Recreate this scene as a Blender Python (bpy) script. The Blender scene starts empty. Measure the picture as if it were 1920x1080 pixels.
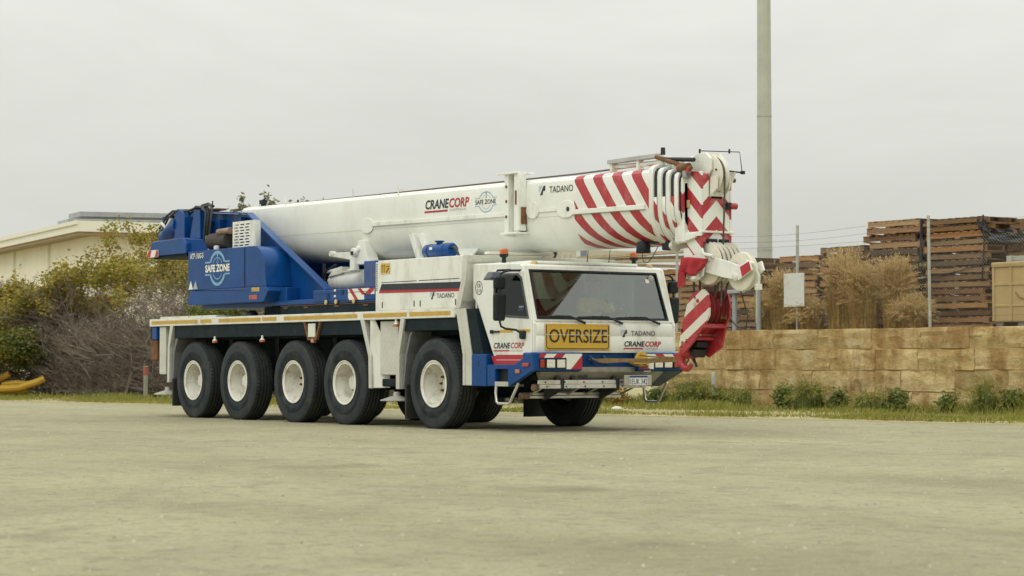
import bpy, bmesh, math, random
import numpy as np
from mathutils import Vector, Matrix
from mathutils.geometry import tessellate_polygon

rnd = random.Random(11)
S = bpy.context.scene
COL = S.collection
R = math.radians

# ------------------------------------------------------------------ camera
cam_d = bpy.data.cameras.new("camera")
cam = bpy.data.objects.new("camera", cam_d)
COL.objects.link(cam)
S.camera = cam
YAW, PIT = -0.9512, 0.0347
fwd = Vector((math.cos(PIT) * math.sin(YAW), math.cos(PIT) * math.cos(YAW), math.sin(PIT)))
rgt = Vector((math.cos(YAW), -math.sin(YAW), 0))
upv = rgt.cross(fwd)
cam.matrix_world = Matrix(((rgt.x, upv.x, -fwd.x, 26.792), (rgt.y, upv.y, -fwd.y, -19.032),
                           (rgt.z, upv.z, -fwd.z, 1.0), (0, 0, 0, 1)))
cam_d.sensor_width = 36
cam_d.lens = 36 * 4003.3 / 1920
cam_d.clip_end = 2000
cam_d.dof.use_dof = True
cam_d.dof.focus_distance = 31.0
cam_d.dof.aperture_fstop = 4.0

# ------------------------------------------------------------------ sky, sun, exposure
SUN_EL, SUN_AZ = R(58), R(155)          # azimuth measured from +X towards +Y ... sun stands behind the camera's left
w = bpy.data.worlds.new("World")
S.world = w
w.use_nodes = True
nt = w.node_tree
nt.nodes.clear()
out = nt.nodes.new("ShaderNodeOutputWorld")
bg = nt.nodes.new("ShaderNodeBackground")
sky = nt.nodes.new("ShaderNodeTexSky")
sky.sky_type = 'NISHITA'
sky.sun_disc = False
sky.sun_elevation = SUN_EL
sky.sun_rotation = R(200)
sky.air_density = 1.0
sky.dust_density = 3.0
tc = nt.nodes.new("ShaderNodeTexCoord")
mp = nt.nodes.new("ShaderNodeMapping")
mp.inputs['Scale'].default_value = (1.6, 1.6, 5.0)
nz = nt.nodes.new("ShaderNodeTexNoise")
nz.inputs['Scale'].default_value = 2.6
nz.inputs['Detail'].default_value = 7
nz.inputs['Roughness'].default_value = 0.58
nz.inputs['Distortion'].default_value = 0.6
rp = nt.nodes.new("ShaderNodeValToRGB")
rp.color_ramp.elements[0].position = 0.30
rp.color_ramp.elements[0].color = (5.75, 5.83, 5.37, 1)
rp.color_ramp.elements[1].position = 0.68
rp.color_ramp.elements[1].color = (6.55, 6.62, 6.13, 1)
mx = nt.nodes.new("ShaderNodeMix")
mx.data_type = 'RGBA'
mx.inputs['Factor'].default_value = 0.95
L = nt.links.new
L(tc.outputs['Generated'], mp.inputs['Vector'])
L(mp.outputs['Vector'], nz.inputs['Vector'])
L(nz.outputs['Fac'], rp.inputs['Fac'])
L(sky.outputs['Color'], mx.inputs['A'])
# an overcast sky brightens steadily from the horizon to the zenith
sxyz = nt.nodes.new("ShaderNodeSeparateXYZ")
L(tc.outputs['Generated'], sxyz.inputs[0])
up1 = nt.nodes.new("ShaderNodeMath"); up1.operation = 'MAXIMUM'; up1.inputs[1].default_value = 0.0
L(sxyz.outputs['Z'], up1.inputs[0])
up2 = nt.nodes.new("ShaderNodeMath"); up2.operation = 'MULTIPLY_ADD'
up2.inputs[1].default_value = 2.0; up2.inputs[2].default_value = 1.0
L(up1.outputs[0], up2.inputs[0])
vm = nt.nodes.new("ShaderNodeVectorMath"); vm.operation = 'SCALE'
L(rp.outputs['Color'], vm.inputs[0])
L(up2.outputs[0], vm.inputs['Scale'])
L(vm.outputs[0], mx.inputs['B'])
L(mx.outputs['Result'], bg.inputs['Color'])
bg.inputs['Strength'].default_value = 0.1
L(bg.outputs['Background'], out.inputs['Surface'])

sun_d = bpy.data.lights.new("sun", 'SUN')
sun_d.energy = 0.55
sun_d.angle = R(35)
sun_d.color = (1.0, 0.98, 0.92)
sun = bpy.data.objects.new("sun", sun_d)
COL.objects.link(sun)
sun_dir = Vector((0.32, -0.62, 0.74)).normalized()       # towards the sun
sun.rotation_euler = sun_dir.to_track_quat('Z', 'Y').to_euler()

vs = S.view_settings
S.display_settings.display_device = 'sRGB'
vs.view_transform = 'Standard'
vs.look = 'None'
vs.exposure = 0.0
vs.gamma = 1.0
vs.use_curve_mapping = False
S.render.engine = 'CYCLES'
S.cycles.use_denoising = True
S.cycles.max_bounces = 8
S.cycles.diffuse_bounces = 3
S.cycles.glossy_bounces = 3
S.cycles.transmission_bounces = 4
S.cycles.transparent_max_bounces = 8
S.cycles.caustics_reflective = False
S.cycles.caustics_refractive = False


# ------------------------------------------------------------------ materials
class NX:
    """tiny expression helper for shader math"""
    def __init__(self, nt, sock):
        self.nt, self.s = nt, sock

    def _op(self, op, *a):
        n = self.nt.nodes.new("ShaderNodeMath")
        n.operation = op
        for i, v in enumerate((self,) + a):
            if isinstance(v, NX):
                self.nt.links.new(v.s, n.inputs[i])
            else:
                n.inputs[i].default_value = v
        return NX(self.nt, n.outputs[0])

    def __add__(s, o): return s._op('ADD', o)
    def __sub__(s, o): return s._op('SUBTRACT', o)
    def __mul__(s, o): return s._op('MULTIPLY', o)
    def __truediv__(s, o): return s._op('DIVIDE', o)
    def lt(s, o): return s._op('LESS_THAN', o)
    def gt(s, o): return s._op('GREATER_THAN', o)
    def frac(s): return s._op('FRACT')
    def floor(s): return s._op('FLOOR')
    def abs(s): return s._op('ABSOLUTE')
    def max(s, o): return s._op('MAXIMUM', o)
    def min(s, o): return s._op('MINIMUM', o)


def nodes_of(m):
    return m.node_tree, m.node_tree.nodes["Principled BSDF"]


def coords(nt, kind='Object'):
    n = nt.nodes.new("ShaderNodeTexCoord")
    return n.outputs[kind]


def noise(nt, vec, scale, detail=4, rough=.55, mapscale=None):
    if mapscale:
        mpn = nt.nodes.new("ShaderNodeMapping")
        mpn.inputs['Scale'].default_value = mapscale
        nt.links.new(vec, mpn.inputs['Vector'])
        vec = mpn.outputs['Vector']
    n = nt.nodes.new("ShaderNodeTexNoise")
    n.inputs['Scale'].default_value = scale
    n.inputs['Detail'].default_value = detail
    n.inputs['Roughness'].default_value = rough
    nt.links.new(vec, n.inputs['Vector'])
    return n.outputs['Fac']


def ramp(nt, fac, p0, c0, p1, c1):
    n = nt.nodes.new("ShaderNodeValToRGB")
    n.color_ramp.elements[0].position = p0
    n.color_ramp.elements[1].position = p1
    n.color_ramp.elements[0].color = (*c0, 1) if len(c0) == 3 else c0
    n.color_ramp.elements[1].color = (*c1, 1) if len(c1) == 3 else c1
    nt.links.new(fac, n.inputs['Fac'])
    return n.outputs['Color']


def mix(nt, fac, a, b, blend='MIX'):
    n = nt.nodes.new("ShaderNodeMix")
    n.data_type = 'RGBA'
    n.blend_type = blend
    for key, v in (('Factor', fac), ('A', a), ('B', b)):
        s = n.inputs[key] if key == 'Factor' else [i for i in n.inputs if i.name == key and i.type == 'RGBA'][0]
        if isinstance(v, NX):
            v = v.s
        if hasattr(v, 'is_linked'):
            nt.links.new(v, s)
        elif key == 'Factor':
            s.default_value = v
        else:
            s.default_value = (*v, 1)
    return [o for o in n.outputs if o.type == 'RGBA'][0]


def mul(c, k):
    return tuple(min(1, x * k) for x in c)


def mat(name, base, rough=.5, metal=0., var=.12, scale=3., bump=0., bscale=40., dirt=None, dirt_amt=.5,
        dirt_scale=2.2, coat=0., spec=.5, per_obj=0., mapscale=None, bmap=None, dirt_lo=.52, dirt_map=None, rand_off=False):
    m = bpy.data.materials.new(name)
    m.use_nodes = True
    nt, b = nodes_of(m)
    v = coords(nt)
    if rand_off:
        oi = nt.nodes.new("ShaderNodeObjectInfo")
        ad = nt.nodes.new("ShaderNodeVectorMath")
        ad.operation = 'ADD'
        nt.links.new(v, ad.inputs[0])
        nt.links.new((NX(nt, oi.outputs['Random']) * 60.).s, ad.inputs[1])
        v = ad.outputs[0]
    c = ramp(nt, noise(nt, v, scale, mapscale=mapscale), .3, mul(base, 1 - var), .7, mul(base, 1 + var))
    if per_obj:
        oi = nt.nodes.new("ShaderNodeObjectInfo")
        c2 = ramp(nt, oi.outputs['Random'], 0., mul((1, 1, 1), 1 - per_obj), 1., (1, 1, 1))
        c = mix(nt, 1., c, c2, 'MULTIPLY')
    if dirt:
        d = ramp(nt, noise(nt, v, dirt_scale, 7, .68, mapscale=dirt_map), dirt_lo, (0, 0, 0), dirt_lo + .22, (dirt_amt,) * 3)
        c = mix(nt, d, c, dirt)
    nt.links.new(c, b.inputs['Base Color'])
    rr = ramp(nt, noise(nt, v, scale * 2.3), .3, (max(0, rough - .08),) * 3, .7, (min(1, rough + .1),) * 3)
    nt.links.new(rr, b.inputs['Roughness'])
    b.inputs['Metallic'].default_value = metal
    b.inputs['Coat Weight'].default_value = coat
    b.inputs['Coat Roughness'].default_value = .16
    b.inputs['Specular IOR Level'].default_value = spec
    if bump:
        bn = nt.nodes.new("ShaderNodeBump")
        bn.inputs['Strength'].default_value = min(1, bump)
        bn.inputs['Distance'].default_value = .01 * max(1, bump)
        nt.links.new(noise(nt, v, bscale, 5, mapscale=bmap), bn.inputs['Height'])
        nt.links.new(bn.outputs['Normal'], b.inputs['Normal'])
    m.diffuse_color = (*base, 1)
    return m


WHITE_C = (.79, .80, .745)
RED_C = (.40, .025, .035)
white = mat("white_paint", WHITE_C, .38, var=.035, scale=1.5, dirt=(.40, .35, .25), dirt_amt=.55, dirt_scale=2.6, dirt_map=(1.6, 1.6, .45), dirt_lo=.50, coat=.15)
white_worn = mat("white_paint_worn", (.73, .72, .64), .5, var=.06, scale=4, dirt=(.30, .22, .13), dirt_amt=.6, dirt_scale=5, rand_off=True)
blue = mat("blue_paint", (.003, .058, .225), .34, var=.14, scale=2, spec=.15, dirt=(.03, .07, .16), dirt_amt=.4, dirt_scale=3.2, dirt_map=(1.3, 1.3, .5), coat=.25)
blue_dark = mat("blue_paint_dark", (.003, .042, .15), .45, spec=.2, var=.2, scale=3, dirt=(.03, .035, .04), dirt_amt=.6)  # darker, rougher blue with grey patches
red = mat("red_paint", RED_C, .42, var=.12, scale=4, dirt=(.55, .35, .32), dirt_amt=.25, dirt_scale=6, coat=.15)
yellow = mat("yellow_vinyl", (.62, .38, .04), .5, var=.06, scale=3)
black = mat("black_trim", (.010, .015, .019), .5, spec=.35, var=.2, scale=6)
ink = mat("dark_ink", (.018, .024, .034), .5, var=.05)
red_ink = mat("red_ink", (.43, .02, .035), .45, var=.05)
grey_ink = mat("grey_ink", (.42, .43, .40), .5, var=.05)
cyan_ink = mat("pale_blue_ink", (.36, .60, .66), .5, var=.05)
sky_ink = mat("light_blue_ink", (.20, .40, .58), .5, var=.05)
white_ink = mat("white_ink", (.78, .77, .68), .5, var=.04)
yellow_refl = mat("yellow_reflective", (.53, .33, .045), .45, var=.1, scale=6, dirt=(.68, .66, .56), dirt_amt=.9, dirt_scale=14, dirt_lo=.60)
chassis = mat("chassis_paint", (.009, .019, .024), .6, var=.25, scale=3, dirt=(.06, .062, .058), dirt_amt=.25, spec=.15)
rubber = mat("tyre_rubber", (.013, .020, .025), .75, var=.3, scale=5, spec=.25, dirt=(.105, .095, .075), dirt_amt=.6, dirt_scale=3, bump=.25, bscale=60, rand_off=True)
grease = mat("dark_steel", (.03, .03, .03), .5, metal=.4, var=.3, scale=8)
rust = mat("rusty_steel", (.16, .075, .03), .8, var=.4, scale=9, bump=.3)
alu = mat("bare_aluminium", (.62, .62, .57), .38, metal=.75, var=.1, scale=6, dirt=(.25, .18, .11), dirt_amt=.5, dirt_scale=4)
alu_dirty = mat("road_stained_aluminium", (.34, .32, .27), .55, metal=.5, var=.2, scale=6, dirt=(.13, .095, .06), dirt_amt=.85, dirt_scale=3)
glass_lamp = mat("lamp_glass", (.75, .73, .64), .12, var=.2, scale=40, coat=.6)
amber = mat("amber_lens", (.50, .16, .03), .2, var=.1, scale=20, coat=.6)
red_lens = mat("red_lens", (.38, .03, .02), .2, var=.1, scale=20, coat=.6)
rope_m = mat("wire_rope", (.10, .085, .065), .55, metal=.5, var=.3, scale=30)
hose = mat("hydraulic_hose", (.014, .017, .02), .45, var=.1)
sheave_m = mat("sheave_plastic", (.70, .68, .58), .5, var=.08, scale=5, dirt=(.48, .36, .14), dirt_amt=.55, dirt_scale=4)
canvas = mat("red_canvas", (.36, .02, .028), .8, var=.2, scale=6)
strap_m = mat("webbing", (.22, .14, .055), .85, var=.25, scale=20)
seat_m = mat("seat_fabric", (.03, .033, .036), .8)
dash_m = mat("dashboard_plastic", (.07, .075, .075), .6)


def tyre_wear():
    nt, b = nodes_of(rubber)
    v = coords(nt)
    sx = nt.nodes.new("ShaderNodeSeparateXYZ")
    nt.links.new(v, sx.inputs[0])
    x, z = NX(nt, sx.outputs[0]), NX(nt, sx.outputs[2])
    r = (x * x + z * z)._op('POWER', .5)
    ring = r.gt(.515) * r.lt(.668)
    inner = r.gt(.36) * r.lt(.43)
    f = (ring * .42 + inner * .15) * (NX(nt, noise(nt, v, 4, 6, .7)) * 1.6)
    old = b.inputs['Base Color'].links[0].from_socket
    c = mix(nt, f, old, (.075, .082, .082))
    nt.links.new(mix(nt, r.gt(.684) * .35, c, (.085, .078, .062)), b.inputs['Base Color'])


tyre_wear()


def tread_plate():
    m = mat("aluminium_tread_plate", (.66, .655, .59), .42, metal=.35, var=.06, scale=4, dirt=(.35, .29, .2), dirt_amt=.3)
    nt, b = nodes_of(m)
    v = coords(nt)
    hs = []
    for ang in (R(45), R(-45)):
        mpn = nt.nodes.new("ShaderNodeMapping")
        mpn.inputs['Rotation'].default_value = (0, ang, 0) if True else (0, 0, 0)
        mpn.inputs['Scale'].default_value = (22, 22, 22)
        nt.links.new(v, mpn.inputs['Vector'])
        sx = nt.nodes.new("ShaderNodeSeparateXYZ")
        nt.links.new(mpn.outputs['Vector'], sx.inputs[0])
        x, z = NX(nt, sx.outputs[0]) + NX(nt, sx.outputs[1]), NX(nt, sx.outputs[2])
        a = ((x * .5).frac() - .5).abs().lt(.22)
        c = (z.frac() - .5).abs().lt(.18)
        hs.append(a * c)
    h = hs[0].max(hs[1])
    bn = nt.nodes.new("ShaderNodeBump")
    bn.inputs['Strength'].default_value = 1.
    bn.inputs['Distance'].default_value = .03
    nt.links.new(h.s, bn.inputs['Height'])
    nt.links.new(bn.outputs['Normal'], b.inputs['Normal'])
    return m


tread = tread_plate()


def xyz(nt):
    sx = nt.nodes.new("ShaderNodeSeparateXYZ")
    nt.links.new(coords(nt), sx.inputs[0])
    return [NX(nt, o) for o in sx.outputs]


def striped(name, fn, faded=.2):
    """white paint with red bands where fn(x, y, z) is 1: flat print on the boom"""
    m = mat(name, WHITE_C, .38, var=.03, scale=1.5, coat=.15, dirt=(.50, .46, .36), dirt_amt=.24, dirt_scale=1.8, dirt_map=(1.2, 1.2, .6), dirt_lo=.50)
    nt, b = nodes_of(m)
    x, y, z = xyz(nt)
    f = fn(x, y, z)
    old = b.inputs['Base Color'].links[0].from_socket
    n2 = noise(nt, coords(nt), 5, 6, .7)
    fade = ramp(nt, n2, .5, (0, 0, 0), .72, (faded,) * 3)
    rc = mix(nt, fade, RED_C, (.62, .38, .33))
    nt.links.new(mix(nt, f, old, rc), b.inputs['Base Color'])
    return m


def boom_band(x, y, z):
    # bands run down and forward over the flank, then on round the belly
    run = (NX.__mul__(z, -1.0) + 3.567) + (y.abs() * -1.0 + .46).max(0.0)
    s = (x - 2.33 - run * .80) / .435
    return s.frac().lt(.5) * x.gt(2.30) * z.lt(3.70)


def head_side_band(x, y, z):
    t = z + (x - 4.497) * .94
    return (((t * -1.0) + 3.486) / .40).frac().lt(.46)


def head_front_band(x, y, z):
    t = z + .366 - (y.abs() * -1.0 + .27) * .95
    return (((t * -1.0) + 3.486) / .40).frac().lt(.46)


boom_stripe = striped("boom_stripes", boom_band, .25)
head_side_m = striped("boom_head_side_stripes", head_side_band, .3)
head_front_m = striped("boom_head_front_stripes", head_front_band, .6)


def block_band(x, y, z):
    return ((z - x * .62 + .10) / .335).frac().lt(.42)


def hook_paint():
    m = mat("hook_block_stripes", (.40, .03, .04), .45, var=.12, scale=5, dirt=(.5, .3, .28), dirt_amt=.3, dirt_scale=7)
    nt, b = nodes_of(m)
    x, y, z = xyz(nt)
    f = block_band(x, y, z) * z.gt(-9.)
    old = b.inputs['Base Color'].links[0].from_socket
    nt.links.new(mix(nt, f, old, (.68, .64, .56)), b.inputs['Base Color'])
    return m


block_paint = hook_paint()


def glass(name, tint, refl):
    m = bpy.data.materials.new(name)
    m.use_nodes = True
    nt = m.node_tree
    nt.nodes.clear()
    o = nt.nodes.new("ShaderNodeOutputMaterial")
    g = nt.nodes.new("ShaderNodeBsdfGlossy")
    g.inputs['Roughness'].default_value = .02
    g.inputs['Color'].default_value = (.93, .97, .96, 1)
    t = nt.nodes.new("ShaderNodeBsdfTransparent")
    t.inputs['Color'].default_value = (*tint, 1)
    fr = nt.nodes.new("ShaderNodeFresnel")
    fr.inputs['IOR'].default_value = refl
    ge = nt.nodes.new('ShaderNodeNewGeometry')
    ff = NX(nt, fr.outputs[0]) * (NX(nt, ge.outputs['Backfacing']) * -1. + 1.)
    mxs = nt.nodes.new("ShaderNodeMixShader")
    nt.links.new(ff.s, mxs.inputs[0])
    nt.links.new(t.outputs[0], mxs.inputs[1])
    nt.links.new(g.outputs[0], mxs.inputs[2])
    nt.links.new(mxs.outputs[0], o.inputs['Surface'])
    return m


windscreen_m = glass("windscreen_glass", (.80, .88, .86), 2.35)
side_glass_m = glass("side_window_glass", (.22, .28, .32), 1.5)


# ------------------------------------------------------------------ mesh building
class MB:
    def __init__(self):
        self.v, self.f, self.n = [], [], 0

    def add(self, verts, faces):
        n = self.n
        self.v += [tuple(p) for p in verts]
        self.f += [tuple(i + n for i in f) for f in faces]
        self.n += len(verts)
        return self

    def box(self, x0, x1, y0, y1, z0, z1):
        v = [(x, y, z) for x in (x0, x1) for y in (y0, y1) for z in (z0, z1)]
        return self.add(v, [(0, 1, 3, 2), (4, 6, 7, 5), (0, 4, 5, 1), (2, 3, 7, 6), (0, 2, 6, 4), (1, 5, 7, 3)])

    def hexa(self, b, t):
        """b, t: four bottom and four top corners, both in the same turning sense"""
        return self.add(list(b) + list(t), [(3, 2, 1, 0), (4, 5, 6, 7)] + [(i, (i + 1) % 4, 4 + (i + 1) % 4, 4 + i) for i in range(4)])

    def plate(self, outer, O, U, V, th, holes=()):
        """a 2-D outline (with holes) in the plane O + a U + b V, given a thickness along U x V"""
        O, U, V = Vector(O), Vector(U), Vector(V)
        N = U.cross(V).normalized() * th
        loops = [list(outer)] + [list(h) for h in holes]
        flat = [p for l in loops for p in l]
        tri = tessellate_polygon([[Vector((a, b, 0)) for a, b in l] for l in loops])
        k = len(flat)
        vs = [O + U * a + V * b + N for a, b in flat] + [O + U * a + V * b for a, b in flat]
        fs = []
        for t in tri:
            a, b, c = [Vector((*flat[i], 0)) for i in t]
            if (b - a).cross(c - a).z < 0:
                t = (t[0], t[2], t[1])
            fs.append(tuple(t))
            fs.append((t[2] + k, t[1] + k, t[0] + k))
        o = 0
        for l in loops:
            m = len(l)
            ar = sum(l[i][0] * l[(i + 1) % m][1] - l[(i + 1) % m][0] * l[i][1] for i in range(m))
            hole = o > 0
            for i in range(m):
                a, b = o + i, o + (i + 1) % m
                q = (a, a + k, b + k, b)
                if (ar > 0) == hole:
                    q = q[::-1]
                fs.append(q)
            o += m
        return self.add(vs, fs)

    def xz(self, outer, y0, y1, holes=()):
        """outline in X-Z, filled from y0 to y1 (y0 < y1)"""
        return self.plate(outer, (0, y1, 0), (1, 0, 0), (0, 0, 1), y1 - y0, holes)

    def yz(self, outer, x0, x1, holes=()):
        return self.plate(outer, (x0, 0, 0), (0, 1, 0), (0, 0, 1), x1 - x0, holes)

    def tube(self, pts, r, n=8, cap=True):
        pts = [Vector(p) for p in pts]
        rs = r if isinstance(r, (list, tuple)) else [r] * len(pts)
        vs, fs = [], []
        ref = None
        for i, p in enumerate(pts):
            d = (pts[min(i + 1, len(pts) - 1)] - pts[max(i - 1, 0)])
            d = d.normalized() if d.length > 1e-9 else Vector((0, 0, 1))
            if ref is None:
                ref = d.orthogonal().normalized()
            ref = (ref - d * ref.dot(d))
            ref = ref.normalized() if ref.length > 1e-6 else d.orthogonal().normalized()
            b = d.cross(ref)
            for k in range(n):
                a = 2 * math.pi * k / n
                vs.append(p + (ref * math.cos(a) + b * math.sin(a)) * rs[i])
        for i in range(len(pts) - 1):
            for k in range(n):
                fs.append((i * n + k, i * n + (k + 1) % n, (i + 1) * n + (k + 1) % n, (i + 1) * n + k))
        if cap:
            fs.append(tuple(range(n - 1, -1, -1)))
            fs.append(tuple((len(pts) - 1) * n + k for k in range(n)))
        return self.add(vs, fs)

    def lathe(self, prof, O, axis='y', n=32, closed=False, cap=True):
        """prof: (along axis, radius) pairs"""
        O = Vector(O)
        A = {'x': (Vector((1, 0, 0)), Vector((0, 1, 0)), Vector((0, 0, 1))),
             'y': (Vector((0, 1, 0)), Vector((0, 0, 1)), Vector((1, 0, 0))),
             'z': (Vector((0, 0, 1)), Vector((1, 0, 0)), Vector((0, 1, 0)))}[axis]
        vs, fs = [], []
        m = len(prof)
        for k in range(n):
            a = 2 * math.pi * k / n
            e = A[1] * math.cos(a) + A[2] * math.sin(a)
            vs += [O + A[0] * h + e * r for h, r in prof]
        for k in range(n):
            k2 = (k + 1) % n
            for i in range(m - 1 + (1 if closed else 0)):
                j = (i + 1) % m
                fs.append((k * m + i, k2 * m + i, k2 * m + j, k * m + j))
        if not closed and cap:
            if prof[0][1] > 1e-5:
                fs.append(tuple(k * m for k in range(n - 1, -1, -1)))
            if prof[-1][1] > 1e-5:
                fs.append(tuple(k * m + m - 1 for k in range(n)))
        return self.add(vs, fs)

    def move(self, fn, start=0):
        for i in range(start, self.n):
            self.v[i] = tuple(fn(*self.v[i]))
        return self

    def mesh(self, name, m, smooth=None):
        me = bpy.data.meshes.new(name)
        me.from_pydata([tuple(p) for p in self.v], [], self.f)
        me.update()
        if m:
            me.materials.append(m)
        if smooth:
            me.polygons.foreach_set('use_smooth', [True] * len(me.polygons))
            me.set_sharp_from_angle(angle=R(smooth))
        return me

    def build(self, name, m, parent=None, smooth=None, bevel=0, seg=2, fix=False):
        me = self.mesh(name, m, smooth)
        if fix:
            bm = bmesh.new()
            bm.from_mesh(me)
            bmesh.ops.remove_doubles(bm, verts=bm.verts, dist=1e-5)
            bmesh.ops.recalc_face_normals(bm, faces=bm.faces)
            bm.to_mesh(me)
            bm.free()
        o = bpy.data.objects.new(name, me)
        COL.objects.link(o)
        if parent:
            o.parent = parent
        if bevel:
            bv = o.modifiers.new("bevel", 'BEVEL')
            bv.width = bevel
            bv.segments = seg
            bv.limit_method = 'ANGLE'
            bv.angle_limit = R(40)
        return o


def empty(name, loc=(0, 0, 0), rz=0, parent=None):
    o = bpy.data.objects.new(name, None)
    o.empty_display_size = .3
    o.location = loc
    o.rotation_euler.z = rz
    COL.objects.link(o)
    if parent:
        o.parent = parent
    return o


def tag(o, label=None, cat=None, group=None, kind=None):
    if label: o['label'] = label
    if cat: o['category'] = cat
    if group: o['group'] = group
    if kind: o['kind'] = kind
    return o


def copy_tree(o, parent=None):
    c = o.copy()
    COL.objects.link(c)
    c.parent = parent
    for ch in list(o.children):
        copy_tree(ch, c)
    return c


# flat print: lettering and decals lie a few millimetres proud of the panel they are printed on
class Plane:
    def __init__(self, O, U, V):
        self.O, self.U, self.V = Vector(O), Vector(U).normalized(), Vector(V).normalized()
        self.N = self.U.cross(self.V)

    def at(self, a, b, n=.004):
        return self.O + self.U * a + self.V * b + self.N * n


def decal(name, poly, pl, m, parent, n=.004):
    tri = tessellate_polygon([[Vector((a, b, 0)) for a, b in poly]])
    fs = []
    for t in tri:
        a, b, c = [Vector((*poly[i], 0)) for i in t]
        fs.append(t if (b - a).cross(c - a).z > 0 else (t[0], t[2], t[1]))
    return MB().add([pl.at(a, b, n) for a, b in poly], fs).build(name, m, parent)


def rect(a0, b0, a1, b1):
    return [(a0, b0), (a1, b0), (a1, b1), (a0, b1)]


def arc(cx, cy, rx, ry, a0, a1, n=40):
    return [(cx + rx * math.cos(R(a0 + (a1 - a0) * i / n)), cy + ry * math.sin(R(a0 + (a1 - a0) * i / n))) for i in range(n + 1)]


def band(cx, cy, rx, ry, t, a0, a1, n=40):
    return arc(cx, cy, rx + t / 2, ry + t / 2, a0, a1, n) + arc(cx, cy, rx - t / 2, ry - t / 2, a1, a0, n)


def text(s, name, pl, a0, b0, wd, ht, m, parent, shear=0., bold=0., n=.004):
    cu = bpy.data.curves.new("lettering", 'FONT')
    cu.body = s
    cu.offset = bold
    cu.resolution_u = 3
    to = bpy.data.objects.new("lettering_source", cu)
    COL.objects.link(to)
    dg = bpy.context.evaluated_depsgraph_get()
    me = bpy.data.meshes.new_from_object(to.evaluated_get(dg))
    bpy.data.objects.remove(to)
    co = np.empty(len(me.vertices) * 3, np.float32)
    me.vertices.foreach_get('co', co)
    co = co.reshape(-1, 3)
    lo, hi = co.min(0), co.max(0)
    u = (co[:, 0] - lo[0]) / (hi[0] - lo[0])
    vv = (co[:, 1] - lo[1]) / (hi[1] - lo[1])
    a = a0 + u * wd + shear * vv * ht
    b = b0 + vv * ht
    P = np.array(pl.O)[None] + a[:, None] * np.array(pl.U)[None] + b[:, None] * np.array(pl.V)[None] + np.array(pl.N)[None] * n
    me.vertices.foreach_set('co', P.astype(np.float32).ravel())
    me.materials.clear()
    me.materials.append(m)
    me.update()
    o = bpy.data.objects.new(name, me)
    COL.objects.link(o)
    o.parent = parent
    return o

# =================================================================== GROUND AND TERRAIN
def ground_mat():
    m = bpy.data.materials.new("limestone_gravel")
    m.use_nodes = True
    nt, b = nodes_of(m)
    v = coords(nt)
    big = noise(nt, v, .22, 5, .6)
    # vehicle tracks: the compacted lanes run along the yard
    lanes = noise(nt, v, 1.0, 4, .55, mapscale=(.05, .55, 1))
    fine = noise(nt, v, 5.5, 9, .78)
    grit = noise(nt, v, 90, 4, .7)
    c = ramp(nt, big, .3, (0.272, 0.251, 0.152), .7, (0.405, 0.378, 0.238))
    c = mix(nt, ramp(nt, lanes, .40, (.0,) * 3, .62, (.35,) * 3), c, (0.45, 0.42, 0.28))
    worn = noise(nt, v, 1.1, 8, .68)
    c = mix(nt, ramp(nt, worn, .52, (0, 0, 0), .66, (.42,) * 3), c, (0.209, 0.191, 0.123))
    c = mix(nt, ramp(nt, fine, .5, (0, 0, 0), .64, (.7,) * 3), c, (0.187, 0.168, 0.109))
    mid = noise(nt, v, 26, 5, .75)
    c = mix(nt, ramp(nt, mid, .52, (0, 0, 0), .66, (.75,) * 3), c, (0.173, 0.157, 0.100))
    c = mix(nt, ramp(nt, grit, .54, (0, 0, 0), .68, (.75,) * 3), c, (0.528, 0.510, 0.400))
    oil = noise(nt, v, .42, 4, .6)
    c = mix(nt, ramp(nt, oil, .60, (0, 0, 0), .72, (.5,) * 3), c, (0.155, 0.141, 0.091))
    # old tyre arcs where trucks swing round the yard
    sp_ = nt.nodes.new("ShaderNodeSeparateXYZ")
    nt.links.new(v, sp_.inputs[0])
    X, Y = NX(nt, sp_.outputs[0]), NX(nt, sp_.outputs[1])
    wob = NX(nt, noise(nt, v, .35, 3)) * .9
    brk = NX(nt, noise(nt, v, .8, 5, .7))
    tot = None
    for (ax, ay, rad, wd_) in ((6, -22, 13.5, .24), (6, -22, 15.6, .24), (22, 4, 12.2, .22), (22, 4, 14.3, .22), (-4, -30, 24, .3), (-4, -30, 26.2, .3), (30, -40, 38.0, .3), (14, -2, 6.5, .2), (14, -2, 8.5, .2), (-30, -14, 30, .3)):
        d = ((X - ax) * (X - ax) + (Y - ay) * (Y - ay))._op('POWER', .5) + wob
        t = ((d - (rad + .45)).abs() * (-1. / wd_) + 1.).max(0.)
        tot = t if tot is None else tot.max(t)
    tot = tot * (brk * 2.6 - .75).max(0.).min(1.)
    c = mix(nt, tot * .26, c, (0.191, 0.173, 0.109))
    nt.links.new(c, b.inputs['Base Color'])
    b.inputs['Roughness'].default_value = .95
    b.inputs['Specular IOR Level'].default_value = .15
    h = NX(nt, fine) * .7 + NX(nt, grit) * .3
    bn = nt.nodes.new("ShaderNodeBump")
    bn.inputs['Strength'].default_value = .75
    bn.inputs['Distance'].default_value = .03
    nt.links.new(h.s, bn.inputs['Height'])
    nt.links.new(bn.outputs['Normal'], b.inputs['Normal'])
    return m


ground_m = ground_mat()
tag(MB().add([(-900, -500, 0), (900, -500, 0), (900, 900, 0), (-900, 900, 0)], [(0, 1, 2, 3)]).build("ground", ground_m), kind='structure')

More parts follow.
